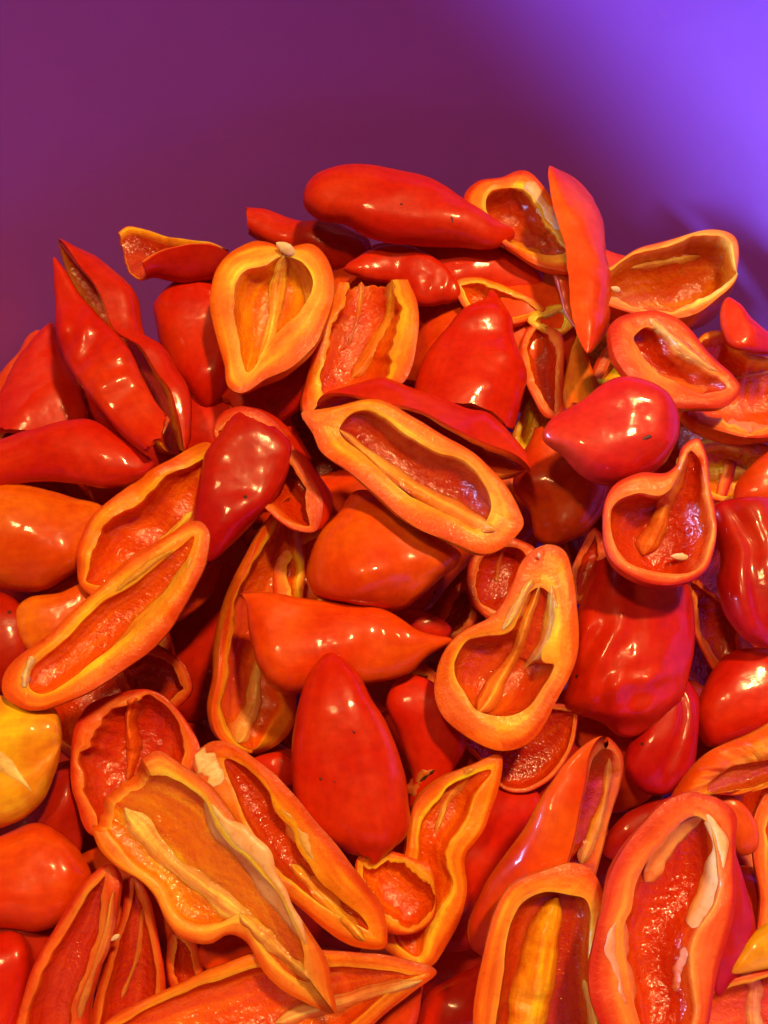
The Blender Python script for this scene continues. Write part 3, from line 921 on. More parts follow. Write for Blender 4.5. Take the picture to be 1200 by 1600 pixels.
P('yellow pepper half with pale rib at the left edge', 'd',
  [(-80, 1078), (0, 1088), (60, 1096), (99, 1120), (113, 1162)], [(-80, 1322), (0, 1302), (50, 1277), (89, 1238), (113, 1162)], 18, 'yel', 'Y', rim=(16, 14), cut=(1, 0), dmul=0.7, crease=((0.25, 0.1, 0.3, 0.22),),
  ribs=(([(-60, 1160), (-5, 1186), (28, 1212), (50, 1238)], (40, 40, 34, 12), 0.5, {'skin': 1, 'col': (0.92, 0.70, 0.22), 'edge': 1.2, 'taper': (0, 0.3)}),))
P('dark red pepper piece in the gap below the yellow half', 'd',
  [(40, 1300), (60, 1250), (95, 1215), (120, 1210)], [(90, 1340), (125, 1335), (140, 1290), (135, 1250)], -6, 'dark')
P('shiny orange red domed pepper half at the lower left edge', 'd',
  [(-50, 1320), (0, 1302), (45, 1290), (90, 1305), (130, 1343), (148, 1375)], [(-50, 1480), (0, 1468), (60, 1462), (110, 1435), (148, 1375)], 12, 'or', cut=(1, 0))
P('dark red pepper half in the bottom left corner', 'd',
  [(-60, 1470), (0, 1462), (45, 1468), (62, 1510)], [(-60, 1680), (0, 1670), (40, 1640), (62, 1510)], 0, 'red', cut=(1, 0))
P('red hollowed pepper half standing up in the bottom left corner', 'o',
  [(165, 1352), (118, 1392), (78, 1450), (46, 1522), (20, 1600), (5, 1680)], [(165, 1352), (188, 1372), (184, 1425), (160, 1500), (138, 1565), (125, 1680)], 22, 'or', 'r', rim=(20, 30), cut=(0, 1),
  ribs=(([(178, 1390), (168, 1450), (140, 1530), (112, 1610)], (14, 20, 20, 14), 0.8, {'col': (0.84, 0.30, 0.06)}),), b=(0.2, 0.2, 1))
P('red wet pepper half beside the hollowed one, partner of the split pair', 'o',
  [(200, 1372), (188, 1430), (165, 1500), (140, 1580), (130, 1680)], [(200, 1372), (228, 1398), (243, 1450), (256, 1520), (250, 1580), (235, 1680)], 12, 'or', 'r', rim=(14, 18), cut=(0, 1),
  ribs=(([(222, 1420), (215, 1490), (190, 1560)], 10, 0.6, {'col': (0.8, 0.2, 0.04)}),))
P('small red pepper ring edge in the gap beside the bottom open half', 'o',
  [(268, 1452), (262, 1490), (264, 1535), (280, 1570)], [(268, 1452), (300, 1460), (318, 1500), (310, 1560), (280, 1570)], -2, 'red', 'r', rim=(16, 16))
P('orange pepper stub under the large orange half', 'd',
  [(305, 1500), (318, 1478), (350, 1468), (400, 1480)], [(305, 1500), (330, 1530), (380, 1535), (400, 1480)], 6, 'or')

# ---- middle
P('red pepper half opening downwards, back half of the middle pair', 'd',
  [(488, 640), (520, 612), (575, 618), (640, 640), (700, 660), (760, 686), (806, 714), (822, 738)],
  [(488, 640), (550, 680), (640, 715), (720, 740), (790, 750), (822, 738)], 24, 'red', 'r', rim=(8, 8), th=2.5, b=(0.30, -0.70, 0.55), tz=(0, 0, 6, -3), D=[24, 54, 74, 84, 88, 80, 66, 40], jag=0.4, tilt=0.4)
P('open orange rimmed pepper half with long rib and glistening hollow, centre of the heap', 'o',
  [(468, 647), (500, 636), (560, 630), (610, 633), (655, 652), (702, 686), (752, 716), (790, 752), (812, 795), (817, 822)],
  [(468, 647), (488, 672), (505, 702), (550, 746), (600, 787), (650, 825), (700, 850), (752, 865), (790, 852), (817, 822)], 40, 'orange', 'o', rim=(30, 34),
  ribs=(([(530, 672), (590, 722), (650, 764), (710, 798), (775, 830)], (16, 16, 20, 24, 30), 3.6, {'col': (0.88, 0.44, 0.08)}),), inn=(0.52, 0.045, 0.006), hole=([(535, 668), (552, 650), (590, 650), (640, 675), (690, 705), (735, 728), (764, 765), (768, 800)], [(535, 668), (548, 694), (600, 742), (650, 780), (700, 812), (745, 832), (768, 800)]))
P('heart shaped orange red domed pepper below the centre half', 'd',
  [(556, 767), (525, 805), (500, 840), (483, 890), (485, 925), (510, 948), (560, 956), (622, 960)],
  [(556, 767), (590, 778), (640, 800), (682, 832), (722, 868), (690, 905), (655, 935), (622, 960)], 20, 'or', crease=((0.45, 0.2, 0.32, 0.2),), dmul=1.1)
P('orange ring edge of a pepper half behind the heart shaped dome', 'o',
  [(530, 803), (485, 822), (447, 855), (428, 897), (432, 938), (460, 955)], [(530, 803), (545, 850), (535, 900), (510, 945), (460, 955)], 4, 'or', 'o', rim=(26, 20))
P('red orange pepper half lying level with its tip towards the pear shaped half', 'd',
  [(378, 935), (430, 931), (500, 935), (560, 945), (610, 958), (655, 982), (705, 994)],
  [(382, 965), (390, 1010), (412, 1052), (450, 1080), (520, 1076), (590, 1072), (640, 1053), (668, 1022), (705, 994)], 28, 'or', cut=(1, 0))
P('smooth deep red pepper half standing tip up in the centre front', 'd',
  [(513, 1022), (485, 1045), (465, 1090), (455, 1150), (455, 1210), (465, 1260), (492, 1305), (545, 1336)],
  [(513, 1022), (552, 1045), (582, 1085), (607, 1130), (626, 1190), (638, 1250), (640, 1300), (600, 1338)], 34, 'red', cut=(0, 1), warp=0.6, ribs=(([(551, 1142), (553, 1144), (555, 1146)], (5, 6, 5), 0.35, {'skin': 1, 'name': 'speck', 'col': (0.09, 0.04, 0.015), 'rag': 0.4}), ([(521, 1222), (523, 1222), (525, 1222)], (4, 5, 4), 0.35, {'skin': 1, 'name': 'speck', 'col': (0.09, 0.04, 0.015), 'rag': 0.4}), ([(499, 1215), (501, 1217), (503, 1219)], (6, 7, 6), 0.35, {'skin': 1, 'name': 'speck', 'col': (0.09, 0.04, 0.015), 'rag': 0.4})))
P('red pepper half with an orange scar right of the deep red one', 'd',
  [(640, 1062), (605, 1100), (620, 1150), (638, 1200), (640, 1258)], [(640, 1062), (692, 1085), (722, 1130), (727, 1180), (700, 1210), (668, 1240), (640, 1258)], 10, 'red',
  ribs=(([(646, 1245), (652, 1220), (676, 1202)], (16, 26, 10), 0.4, {'skin': 1, 'name': 'scar', 'col': (0.7, 0.2, 0.03), 'rag': 0.6}), ([(655, 1222), (668, 1212), (680, 1203)], (4, 6, 3), 0.6, {'skin': 1, 'name': 'speck', 'col': (0.05, 0.02, 0.008), 'rag': 0.8})))
P('red pepper sliver behind the level red orange half', 'd',
  [(610, 960), (650, 948), (690, 970), (705, 990)], [(610, 980), (650, 1010), (690, 1010), (705, 990)], 2, 'red')
P('shaded hollow pepper half between the centre half and the pear shaped one', 'o',
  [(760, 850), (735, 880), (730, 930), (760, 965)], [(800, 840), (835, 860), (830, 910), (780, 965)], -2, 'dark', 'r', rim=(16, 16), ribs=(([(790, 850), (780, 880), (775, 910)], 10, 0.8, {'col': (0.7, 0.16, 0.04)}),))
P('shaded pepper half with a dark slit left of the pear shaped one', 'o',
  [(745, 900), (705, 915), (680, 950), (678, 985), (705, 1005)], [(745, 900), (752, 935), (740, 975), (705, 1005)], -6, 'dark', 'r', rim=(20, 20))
P('pear shaped open orange pepper half with a long central rib', 'o',
  [(852, 856), (822, 873), (802, 910), (772, 958), (732, 985), (700, 1012), (681, 1050), (677, 1090), (692, 1126), (732, 1156), (785, 1169)],
  [(852, 856), (878, 864), (896, 905), (902, 952), (897, 1010), (885, 1070), (860, 1128), (830, 1158), (785, 1169)], 46, 'orange', 'o', rim=(34, 38),
  ribs=(([(843, 915), (822, 975), (800, 1030), (772, 1075), (748, 1112)], (12, 16, 18, 24, 34), 4.5, {'col': (0.84, 0.34, 0.05)}),
        ([(862, 915), (862, 965), (852, 1005), (818, 1046)], (18, 24, 22, 5), 1.2, {'col': (0.85, 0.42, 0.10), 'rag': 0.2}),
        ([(832, 905), (812, 945), (785, 985)], (16, 24, 10), 1.0, {'col': (0.85, 0.42, 0.10), 'rag': 0.2})), jag=0.25, hole=([(843, 914), (826, 922), (808, 955), (796, 982), (765, 990), (738, 1000), (717, 1030), (712, 1055), (725, 1085), (738, 1108), (760, 1118)], [(843, 914), (857, 925), (857, 960), (848, 990), (838, 1020), (845, 1035), (862, 1038), (855, 1070), (835, 1103), (800, 1118), (760, 1118)]), inn=(0.66, 0.075, 0.005))
P('crimson pepper disc with its grainy inside up under the pear shaped half', 'o',
  [(898, 1115), (898, 1150), (886, 1188), (862, 1218), (826, 1236), (792, 1232), (740, 1180), (728, 1150)], [(898, 1115), (860, 1100), (800, 1100), (728, 1150)], 8, 'crim', 'r', rim=(10, 10), dmul=0.5)
P('large wrinkled glossy red pepper half right of the pear shaped one', 'd',
  [(930, 885), (908, 940), (893, 1000), (885, 1050), (883, 1095), (905, 1120), (940, 1137), (975, 1156)],
  [(1070, 890), (1085, 940), (1088, 990), (1080, 1040), (1065, 1080), (1035, 1115), (1005, 1142), (975, 1156)], 30, 'red', cut=(1, 0),
  wr=((960, 1070, 0.9, 0.3, 80, 46, 1.1), (1010, 1095, 0.3, 0.9, 60, 40, 0.8), (940, 1010, 1, 0.1, 60, 60, 0.9)))
P('open red rimmed pepper half with slanting orange rib and a seed inside', 'o',
  [(1085, 682), (1066, 690), (1056, 720), (1040, 738), (1003, 736), (966, 755), (944, 795), (940, 835), (952, 872), (985, 898), (1030, 911)],
  [(1085, 682), (1100, 712), (1105, 760), (1115, 810), (1117, 850), (1105, 885), (1075, 906), (1030, 911)], 40, 'red', 'r', rim=(30, 14),
  ribs=(([(1072, 705), (1055, 760), (1030, 812), (1005, 868)], (16, 20, 26, 34), 4.0, {'col': (0.80, 0.26, 0.04)}),), jag=0.3, dmul=1.15, hole=([(1075, 700), (1062, 720), (1050, 757), (1035, 775), (1000, 772), (967, 786), (953, 815), (956, 845), (975, 875), (1010, 890), (1040, 895)], [(1075, 700), (1090, 720), (1098, 760), (1106, 810), (1108, 850), (1095, 880), (1070, 893), (1040, 895)]))
P('narrow dark slit pepper with an orange edge above the wrinkled red half', 'o',
  [(925, 825), (900, 865), (888, 910), (900, 945)], [(925, 825), (945, 860), (942, 900), (925, 935), (900, 945)], 2, 'or', 'r', rim=(12, 20))
P('shiny red pepper half with a blue white reflection at the right edge', 'd',
  [(1150, 779), (1114, 792), (1120, 840), (1127, 880), (1122, 920), (1134, 962), (1162, 1000), (1205, 1016)],
  [(1150, 779), (1220, 788), (1265, 850), (1268, 930), (1245, 990), (1205, 1016)], 28, 'crim', crease=((-0.55, -0.3, 0.22, 0.35),))
P('thin orange torn pepper edge beside the wrinkled red half', 'o',
  [(1078, 930), (1086, 985), (1107, 1032), (1136, 1078), (1142, 1098)], [(1095, 900), (1145, 950), (1160, 1030), (1150, 1080), (1142, 1098)], 6, 'or', 'r', rim=(18, 8), cut=(1, 0), jag=0.4)
P('round red pepper half below the shiny one at the right edge', 'd',
  [(1090, 1110), (1110, 1060), (1150, 1022), (1200, 1008), (1260, 1010)], [(1090, 1110), (1105, 1160), (1180, 1165), (1260, 1130)], 10, 'red', cut=(0, 1))
P('crimson purple pepper half tucked under the wrinkled red half', 'd',
  [(1045, 1050), (1000, 1130), (982, 1170), (980, 1205), (1000, 1232), (1032, 1245)], [(1045, 1050), (1088, 1090), (1096, 1145), (1082, 1200), (1060, 1235), (1032, 1245)], 12, 'crim', crease=((0.2, 0.1, 0.12, 0.25),))
P('orange pepper half with brown inside at the right edge', 'o',
  [(1045, 1250), (1088, 1196), (1140, 1160), (1200, 1122), (1270, 1085)], [(1045, 1250), (1100, 1246), (1150, 1250), (1200, 1234), (1270, 1207)], 18, 'orange', 'o', rim=(40, 8), cut=(0, 1), lipmm=3.5, inn=(0.55, 0.09, 0.008),
  hole=([(1104, 1240), (1130, 1212), (1165, 1196), (1205, 1185), (1270, 1165)], [(1104, 1240), (1150, 1243), (1200, 1227), (1270, 1200)]))

# ---- front
P('open twisted orange pepper half right of the deep red one', 'o',
  [(781, 1172), (740, 1185), (692, 1205), (655, 1245), (640, 1300), (622, 1360), (600, 1420), (600, 1480), (645, 1522)],
  [(781, 1172), (778, 1225), (762, 1280), (727, 1335), (722, 1395), (715, 1450), (690, 1495), (668, 1518), (645, 1522)], 16, 'orange', 'o', rim=(14, 32), b=(-0.3, 0.1, 1),
  ribs=(([(740, 1200), (700, 1250), (680, 1300)], (24, 16, 8), 0.7, {'col': (0.84, 0.34, 0.06)}),), jag=0.35, hole=([(765, 1195), (735, 1205), (700, 1220), (672, 1255), (655, 1310), (640, 1370), (617, 1430), (622, 1480), (650, 1502)], [(765, 1195), (742, 1240), (735, 1270), (706, 1320), (693, 1350), (696, 1385), (682, 1440), (670, 1478), (650, 1502)]))
P('small curled orange red pepper end in the twisted half', 'o',
  [(562, 1342), (585, 1334), (640, 1345), (674, 1358), (680, 1392)], [(562, 1342), (565, 1400), (590, 1450), (640, 1462), (678, 1435), (680, 1392)], 26, 'or', 'o', rim=(24, 22), jag=0.4)
P('large open orange pepper half with ragged cream rim, front left', 'o',
  [(212, 1192), (246, 1176), (290, 1200), (332, 1232), (372, 1277), (412, 1332), (452, 1396), (490, 1450), (515, 1492), (523, 1540), (528, 1580)],
  [(131, 1292), (146, 1326), (180, 1358), (210, 1376), (236, 1402), (260, 1440), (292, 1470), (330, 1477), (358, 1462), (385, 1472), (410, 1510), (445, 1545), (490, 1567), (528, 1580)],
  48, 'orange', 'y', rim=(40, 34), cut=(1, 0), jag=0.35, dmul=0.6, tz=(0, 0, 4, 0),
  ribs=(([(195, 1262), (250, 1325), (300, 1375), (355, 1412), (400, 1448)], (44, 36, 34, 40, 20), 1.0, {'col': (0.88, 0.50, 0.13), 'rag': 0.4}),
        ([(375, 1425), (420, 1470), (485, 1530)], (26, 28, 14), 1.8, {'col': (0.90, 0.52, 0.12)}),
        ([(320, 1248), (352, 1300), (395, 1345), (440, 1410), (478, 1475)], (16, 40, 36, 30, 12), 1.0, {'col': (0.90, 0.60, 0.28), 'rag': 0.35, 'sep': 1})), hole=([(225, 1212), (262, 1214), (300, 1234), (322, 1256), (340, 1290), (362, 1315), (400, 1350), (440, 1400), (468, 1445), (480, 1480), (480, 1508), (490, 1526)], [(156, 1298), (200, 1345), (250, 1390), (275, 1430), (310, 1450), (345, 1446), (375, 1432), (402, 1462), (440, 1500), (470, 1522), (490, 1526)]))
P('open orange pepper half behind the large front left one', 'o',
  [(292, 1192), (318, 1166), (350, 1164), (402, 1190), (452, 1232), (502, 1282), (552, 1342), (582, 1392), (601, 1442), (604, 1492)],
  [(292, 1192), (330, 1250), (390, 1330), (440, 1395), (500, 1450), (560, 1488), (604, 1492)], 34, 'orange', 'o', rim=(28, 26), jag=0.3,
  ribs=(([(305, 1180), (325, 1195), (345, 1225)], 34, 1.2, {'col': (0.90, 0.62, 0.30), 'sep': 1}),
        ([(430, 1262), (465, 1305), (490, 1350)], (12, 26, 8), 1.2, {'col': (0.86, 0.48, 0.14), 'rag': 0.5, 'sep': 1}),
        ([(455, 1350), (505, 1400), (570, 1470)], (20, 26, 16), 1.5, {'col': (0.88, 0.44, 0.05)})), hole=([(345, 1190), (382, 1202), (420, 1237), (432, 1264), (462, 1290), (470, 1315), (490, 1345), (502, 1367), (540, 1410), (568, 1445), (574, 1462)], [(345, 1190), (365, 1240), (400, 1300), (440, 1350), (480, 1392), (530, 1432), (574, 1462)]), inn=(0.6, 0.06, 0.005))
P('long open orange pepper half crossing the bottom edge', 'o',
  [(679, 1526), (600, 1496), (530, 1488), (460, 1488), (390, 1496), (330, 1516), (250, 1550), (190, 1577), (150, 1610)],
  [(679, 1526), (645, 1552), (600, 1590), (540, 1640), (440, 1680), (300, 1690), (150, 1660)], 36, 'orange', 'o', rim=(22, 26), cut=(0, 1), dmul=0.8,
  ribs=(([(660, 1532), (590, 1548), (510, 1572), (430, 1598)], (12, 24, 26, 22), 1.8, {'col': (0.90, 0.56, 0.2)}),))
P('red pepper half in the dark gap at the bottom', 'd',
  [(742, 1500), (700, 1520), (662, 1552), (648, 1680)], [(770, 1520), (790, 1580), (780, 1640), (770, 1680)], 2, 'red', cut=(0, 1))
P('small orange pepper end at the bottom below the long open half', 'd',
  [(655, 1540), (625, 1560), (600, 1590), (590, 1660)], [(655, 1540), (660, 1580), (655, 1620), (640, 1660)], 20, 'or', cut=(0, 1))
P('small red pepper bit between the large pair and the deep red half', 'd',
  [(400, 1190), (440, 1174), (466, 1196)], [(405, 1225), (435, 1240), (466, 1230)], 4, 'red')
P('tall orange red pepper half with a narrow opening down its side', 'd',
  [(950, 1148), (930, 1185), (920, 1235), (907, 1285), (882, 1345), (855, 1420), (830, 1500)],
  [(950, 1148), (974, 1172), (973, 1235), (957, 1290), (938, 1350), (905, 1430), (860, 1500)], 22, 'or', 'r', rim=(10, 14), b=(-0.9, 0.22, -0.05), D=[34, 84, 114, 134, 150, 152, 140, 110], tz=(0, 0, 10, -12), jag=0.4, tilt=0.3,
  ribs=(([(952, 1185), (946, 1240), (930, 1295), (908, 1350)], (10, 18, 20, 24), 1.5, {'col': (0.85, 0.34, 0.05)}),))
P('open orange pepper half with a broad yellow rib at the bottom edge', 'o',
  [(882, 1342), (840, 1358), (795, 1396), (767, 1450), (752, 1510), (744, 1570), (740, 1680)],
  [(882, 1342), (915, 1355), (935, 1392), (932, 1435), (922, 1500), (926, 1565), (950, 1680)], 40, 'orange', 'o', rim=(38, 18), cut=(0, 1), b=(0.1, 0.2, 1), dmul=1.15,
  ribs=(([(870, 1402), (850, 1460), (835, 1530), (815, 1640)], (30, 52, 60, 56), 6.0, {'col': (0.92, 0.46, 0.012), 'rag': 0.1, 'taper': (0.1, 0), 'edge': 4.0, 'flat': 3.0}),
        ([(912, 1530), (925, 1580), (935, 1640)], (10, 20, 14), 1.0)), jag=0.15, inn=(0.55, 0.05, 0.004), hole=([(885, 1400), (850, 1398), (815, 1420), (796, 1460), (786, 1520), (780, 1570), (775, 1690)], [(885, 1400), (905, 1405), (915, 1430), (912, 1490), (918, 1550), (925, 1600), (935, 1690)]))
P('large open red rimmed pepper half with cream ribs, front right', 'o',
  [(1090, 1231), (1042, 1250), (1002, 1285), (962, 1350), (932, 1430), (918, 1500), (925, 1560), (955, 1630), (985, 1690)],
  [(1090, 1231), (1130, 1245), (1155, 1280), (1156, 1330), (1146, 1400), (1131, 1470), (1112, 1550), (1085, 1630), (1060, 1690)], 50, 'red', 'r', rim=(46, 34), cut=(0, 1), jag=0.2,
  ribs=(([(1098, 1276), (1062, 1300), (1034, 1335), (1008, 1378)], (16, 20, 22, 20), 2.0, {'col': (0.88, 0.40, 0.11), 'taper': (0.06, 0.02), 'sep': 1}),
        ([(1105, 1272), (1122, 1315), (1114, 1370), (1092, 1415), (1082, 1450)], (18, 26, 30, 32, 26), 2.0, {'col': (0.88, 0.42, 0.12), 'taper': (0.06, 0.02), 'sep': 1}),
        ([(972, 1430), (965, 1480), (975, 1530), (985, 1575)], (14, 30, 30, 14), 1.0, {'col': (0.86, 0.34, 0.14), 'sep': 1}),
        ([(1070, 1480), (1060, 1515), (1055, 1550)], (12, 16, 10), 0.5, {'col': (0.8, 0.24, 0.1), 'sep': 1})), hole=([(1098, 1268), (1060, 1290), (1020, 1330), (998, 1370), (985, 1420), (968, 1450), (970, 1500), (985, 1560), (1000, 1620), (1010, 1690)], [(1098, 1268), (1118, 1282), (1126, 1320), (1120, 1370), (1105, 1420), (1087, 1460), (1080, 1520), (1075, 1580), (1060, 1640), (1040, 1690)]))
P('smooth crimson pepper half behind the large red rimmed one', 'd',
  [(1150, 1335), (1120, 1400), (1100, 1480), (1102, 1545)], [(1150, 1335), (1176, 1390), (1181, 1450), (1164, 1502), (1102, 1545)], 20, 'crim')
P('small orange red pepper lobe behind the top of the large red rimmed one', 'd',
  [(1130, 1255), (1140, 1320), (1160, 1346)], [(1130, 1255), (1165, 1270), (1182, 1305), (1180, 1335), (1160, 1346)], 16, 'or')
P('yellow orange pepper tip pointing in from the right edge', 'd',
  [(1145, 1522), (1165, 1488), (1200, 1455), (1260, 1420)], [(1145, 1522), (1185, 1520), (1260, 1505)], 22, 'yel', cut=(0, 1))
P('open brownish orange pepper half in the bottom right corner', 'o',
  [(1105, 1540), (1150, 1522), (1210, 1515), (1260, 1520)], [(1080, 1680), (1150, 1690), (1210, 1690), (1260, 1680)], 8, 'or', 'o', rim=(14, 10), cut=(1, 1),
  ribs=(([(1180, 1525), (1178, 1570), (1185, 1640)], 24, 1.5, {'col': (0.86, 0.42, 0.2)}),))
P('open orange pepper half upright at the right edge above the yellow tip', 'o',
  [(1205, 1235), (1182, 1270), (1178, 1330), (1186, 1400), (1190, 1470)], [(1205, 1235), (1260, 1260), (1270, 1340), (1260, 1420), (1190, 1470)], 6, 'orange', 'o', rim=(22, 14), dmul=0.8)
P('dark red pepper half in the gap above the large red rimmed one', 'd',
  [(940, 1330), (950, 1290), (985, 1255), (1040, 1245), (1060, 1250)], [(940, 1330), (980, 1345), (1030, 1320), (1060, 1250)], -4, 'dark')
P('dark red pepper edge at the left margin below the plain orange half', 'd',
  [(-60, 925), (0, 928), (40, 950), (50, 985)], [(-60, 1100), (0, 1080), (40, 1040), (50, 985)], -4, 'dark', cut=(1, 0))
# ---- buried lower layer, seen only through the gaps
BURIED = {
    19: 'shaded pepper half between the long open orange half and the tall slit one',
    35: 'shaded pepper half between the twisted orange half and the tall narrow opened one',
    6: 'shaded pepper bit between the curved orange rim and the centre half',
    1: 'shaded pepper bit between the orange trough and the domed pink red half',
    43: 'shaded pepper half below the twisted orange half near the bottom edge',
    15: 'shaded pepper bit under the blunt end of the centre half',
    5: 'shaded pepper bit left of the curved orange rim above the cream rimmed half',
    2: 'shaded pepper bit behind the small open red ring',
    18: 'shaded pepper bit under the lower end of the long open half',
    21: 'shaded pepper bit beneath the tip of the level red orange half',
    30: 'shaded pepper bit below the torn end of the wrinkled red half',
    40: 'shaded pepper half between the split pair and the large front left half',
    4: 'shaded pepper bit between the pointed red half and the slim level one',
    29: 'shaded pepper bit below the grainy crimson disc',
    31: 'shaded pepper bit beside the thin orange torn edge',
    28: 'shaded pepper bit between the deep red half and the scarred one',
    42: 'shaded pepper bit between the large orange pair and the small curled end',
    17: 'shaded pepper bit under the shiny red half with the blue reflection',
    11: 'shaded pepper bit beside the end of the plain orange half',
    32: 'shaded pepper bit above the shiny orange red dome',
    39: 'shaded pepper bit under the shiny orange red dome',
    36: 'shaded pepper bit between the crimson purple half and the large red rimmed one',
    9: 'shaded pepper bit between the smooth crimson half and the slanting rib half',
    16: 'shaded pepper bit above the narrow slit pepper',
    26: 'shaded pepper bit right of the yellow half',
    38: 'shaded pepper bit under the brown inside of the right orange half',
    14: 'shaded pepper bit left of the heart shaped dome',
    34: 'shaded pepper bit under the base of the deep red half',
    37: 'shaded pepper bit left of the large red rimmed half',
    45: 'shaded pepper bit between the smooth crimson half and the upright edge half',
}
_r = np.random.RandomState(4)
_n = -1
for gy in range(8):
    for gx in range(7):
        px = 20 + gx * 190 + (gy % 2) * 95 + _r.uniform(-40, 40)
        py = 520 + gy * 160 + _r.uniform(-40, 40)
        if math.hypot((px - 600) / 1.0, 0) > 690 or py > 1660 or py < 470 or (py < 640 and (px < 300 or px > 1000)):
            continue
        ln, wd, an = _r.uniform(165, 205), _r.uniform(100, 130), _r.uniform(0, 3.14)
        ca, sa = math.cos(an), math.sin(an)
        tt = np.linspace(0, 1, 7)
        L_ = [(px + (t * 2 - 1) * ln * ca - wd * math.sin(math.pi * t) ** 0.7 * sa, py + (t * 2 - 1) * ln * sa + wd * math.sin(math.pi * t) ** 0.7 * ca) for t in tt]
        R_ = [(px + (t * 2 - 1) * ln * ca + wd * math.sin(math.pi * t) ** 0.7 * sa, py + (t * 2 - 1) * ln * sa - wd * math.sin(math.pi * t) ** 0.7 * ca) for t in tt]
        _n += 1
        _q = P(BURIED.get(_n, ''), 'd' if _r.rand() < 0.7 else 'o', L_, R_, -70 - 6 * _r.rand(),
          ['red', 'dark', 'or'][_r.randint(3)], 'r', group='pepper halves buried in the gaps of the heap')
        _q.skip = _n not in BURIED


# ------------------------------------------------------------------ settle the heap: nothing may poke through what lies above it
def depth_maps(q, cell=10):
    pts = q.ring.reshape(-1, 3)
    pp = project(pts)
    gx = np.floor((pp[:, 0] + 200) / cell).astype(int)
    gy = np.floor((pp[:, 1] + 200) / cell).astype(int)
    nx, ny = 1600 // cell, 2000 // cell
    ok = (gx >= 0) & (gx < nx) & (gy >= 0) & (gy < ny)
    key = gy[ok] * nx + gx[ok]
    front = np.full(nx * ny, np.inf); back = np.full(nx * ny, -np.inf)
    np.minimum.at(front, key, pts[ok, 2])
    np.maximum.at(back, key, pts[ok, 2])
    idx = np.where(np.isfinite(front))[0]
    return idx, front[idx], back[idx]


def deepest(q):
    """How far the piece may still sink along its line before it meets the bowl."""
    P0 = q.ring.reshape(-1, 3)
    pr = project(P0)
    seen = (pr[:, 0] > -40) & (pr[:, 0] < 1240) & (pr[:, 1] < 1640)
    P0 = P0[seen] if seen.any() else P0
    best = -0.03
    for s in np.arange(-0.03, 0.06, 0.002):
        W = to_world(P0 * (1 + s / q.d0))
        r = np.hypot(W[:, 0] - BC[0], W[:, 1] - BC[1])
        if (r - inner_bowl_r(W[:, 2])).max() > -0.001 or W[:, 2].min() < -0.083:
            break
        best = s
    return best


def settle():
    N = len(PIECES)
    maps, lim = [], []
    for q in PIECES:
        build(q)
        maps.append(depth_maps(q))
        lim.append(deepest(q))
    lim = np.array(lim)
    pairs = []
    for i in range(N):
        for j in range(N):
            if i == j or (PIECES[i].z, i) < (PIECES[j].z, j):
                continue                                   # i lies above j
            common, ia, ja = np.intersect1d(maps[i][0], maps[j][0], return_indices=True)
            if len(common) < 3:
                continue
            need = np.sort(maps[i][2][ia] - maps[j][1][ja])
            pairs.append((i, j, need[int((0.97 if PIECES[i].kind == 'o' else 0.90) * (len(need) - 1))] - 0.0012))
    sh = np.zeros(N)
    for it in range(500):
        k = 0.5 if it < 380 else 0.3
        for i, j, need in pairs:
            v = need - (sh[j] - sh[i])
            if v > 0:
                sh[i] -= v * k * 0.45
                sh[j] += v * k * 0.55
        sh = np.minimum(sh, lim)
        if it < 400:
            sh *= 0.985
    for q, s in zip(PIECES, sh):
        build(q, s)
        q.shift = s
    q0 = np.array([q.shift for q in PIECES if q.z > -60])
    print('settle: shift mm min %.1f max %.1f' % (q0.min() * 1000, q0.max() * 1000), [(q.label[:30], round(q.shift * 1000)) for q in PIECES if abs(q.shift) > 0.018 and q.z > -60])


settle()
for q in PIECES:
    if not getattr(q, 'skip', False):
        emit(q)
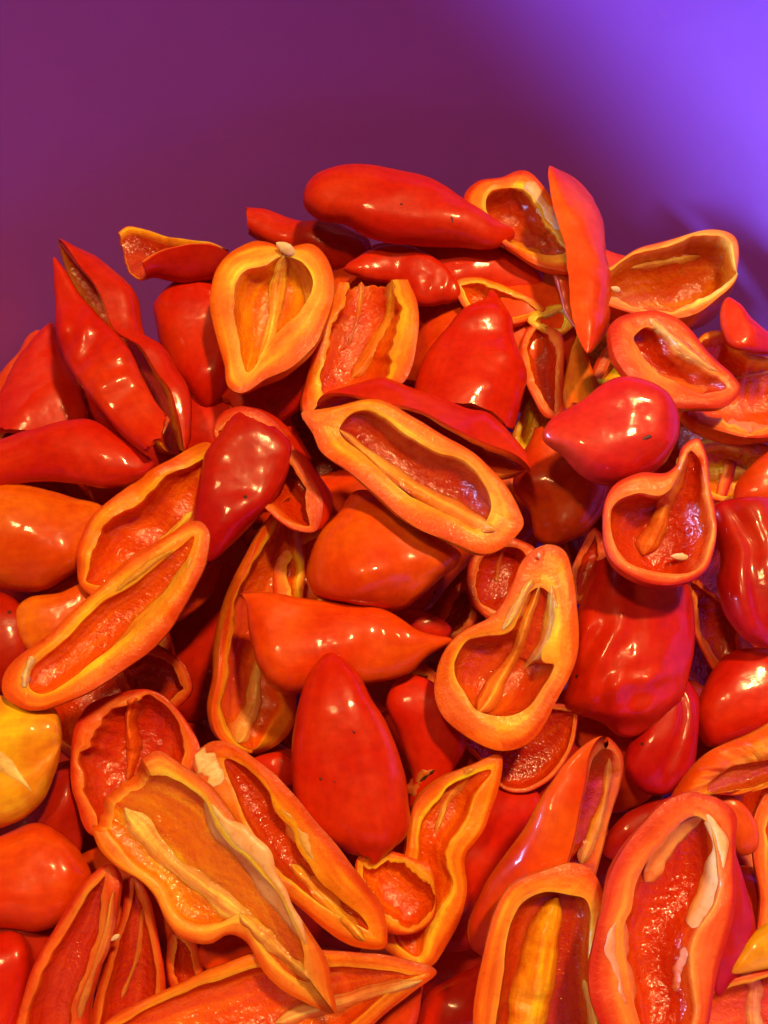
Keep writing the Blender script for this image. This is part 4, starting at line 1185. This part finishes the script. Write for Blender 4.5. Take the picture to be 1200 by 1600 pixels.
# ------------------------------------------------------------------ pale seeds and scraps
def seed(px, py, ang, ln, label, lift=0.0015, wid=0.6, name='pepper_seed'):
    """A flat teardrop seed lying on whatever is under it at that spot."""
    best = None
    for q in PIECES:
        if getattr(q, 'skip', False):
            continue
        pp = project(q.ring.reshape(-1, 3))
        d2 = ((pp - (px, py)) ** 2).sum(1)
        k = np.argsort(d2)[:6]
        if d2[k[0]] < 200:
            dep = q.ring.reshape(-1, 3)[k, 2].min()
            if best is None or dep < best:
                best = dep
    d = (best if best else plane_depth(px, py)) - lift
    c = np.array([(px - 600) / FPX * d, (py - 800) / FPX * d, d])
    pm = d / FPX
    a = np.array([math.cos(ang), math.sin(ang), 0.15]); a /= np.linalg.norm(a)
    nz = np.array([0.1, 0.15, -1.0]); nz -= a * (a @ nz); nz /= np.linalg.norm(nz)
    s = np.cross(nz, a)
    V, F = [], []
    nu, nv = 10, 12
    rg = np.random.RandomState(int(px))
    for i in range(nu + 1):
        t = i / nu
        r = math.sin(math.pi * t) ** 0.7 * (0.75 + 0.35 * t)
        for k in range(nv):
            th = 2 * math.pi * k / nv
            w = ln * 0.5 * wid * r * (1 + 0.12 * rg.uniform(-1, 1))
            V.append(c + a * (t - 0.5) * ln * pm + s * math.cos(th) * w * pm + nz * math.sin(th) * w * pm * 0.42)
    for i in range(nu):
        for k in range(nv):
            F.append((i * nv + k, i * nv + (k + 1) % nv, (i + 1) * nv + (k + 1) % nv, (i + 1) * nv + k))
    W = to_world(np.array(V))
    o = W.mean(0)
    ob = mesh_obj(name, W, F, M_SEED, origin=o)
    ob.location = o
    ob['label'] = label
    ob['category'] = 'seed'
    ob['group'] = 'loose pepper seeds'


seed(446, 388, 0.5, 34, 'pale chunky seed in the notch of the yellow rimmed pepper half')
seed(962, 452, 0.3, 17, 'tiny white seed in the leaning yellow orange pepper half')
seed(1062, 870, 0.1, 32, 'white seed inside the red rimmed pepper with the slanting orange rib', wid=0.42)
seed(180, 1465, -0.6, 16, 'tiny cream seed on the split pair in the bottom left corner')
seed(842, 868, 1.4, 10, 'tiny seed scrap at the tip of the pear shaped half')
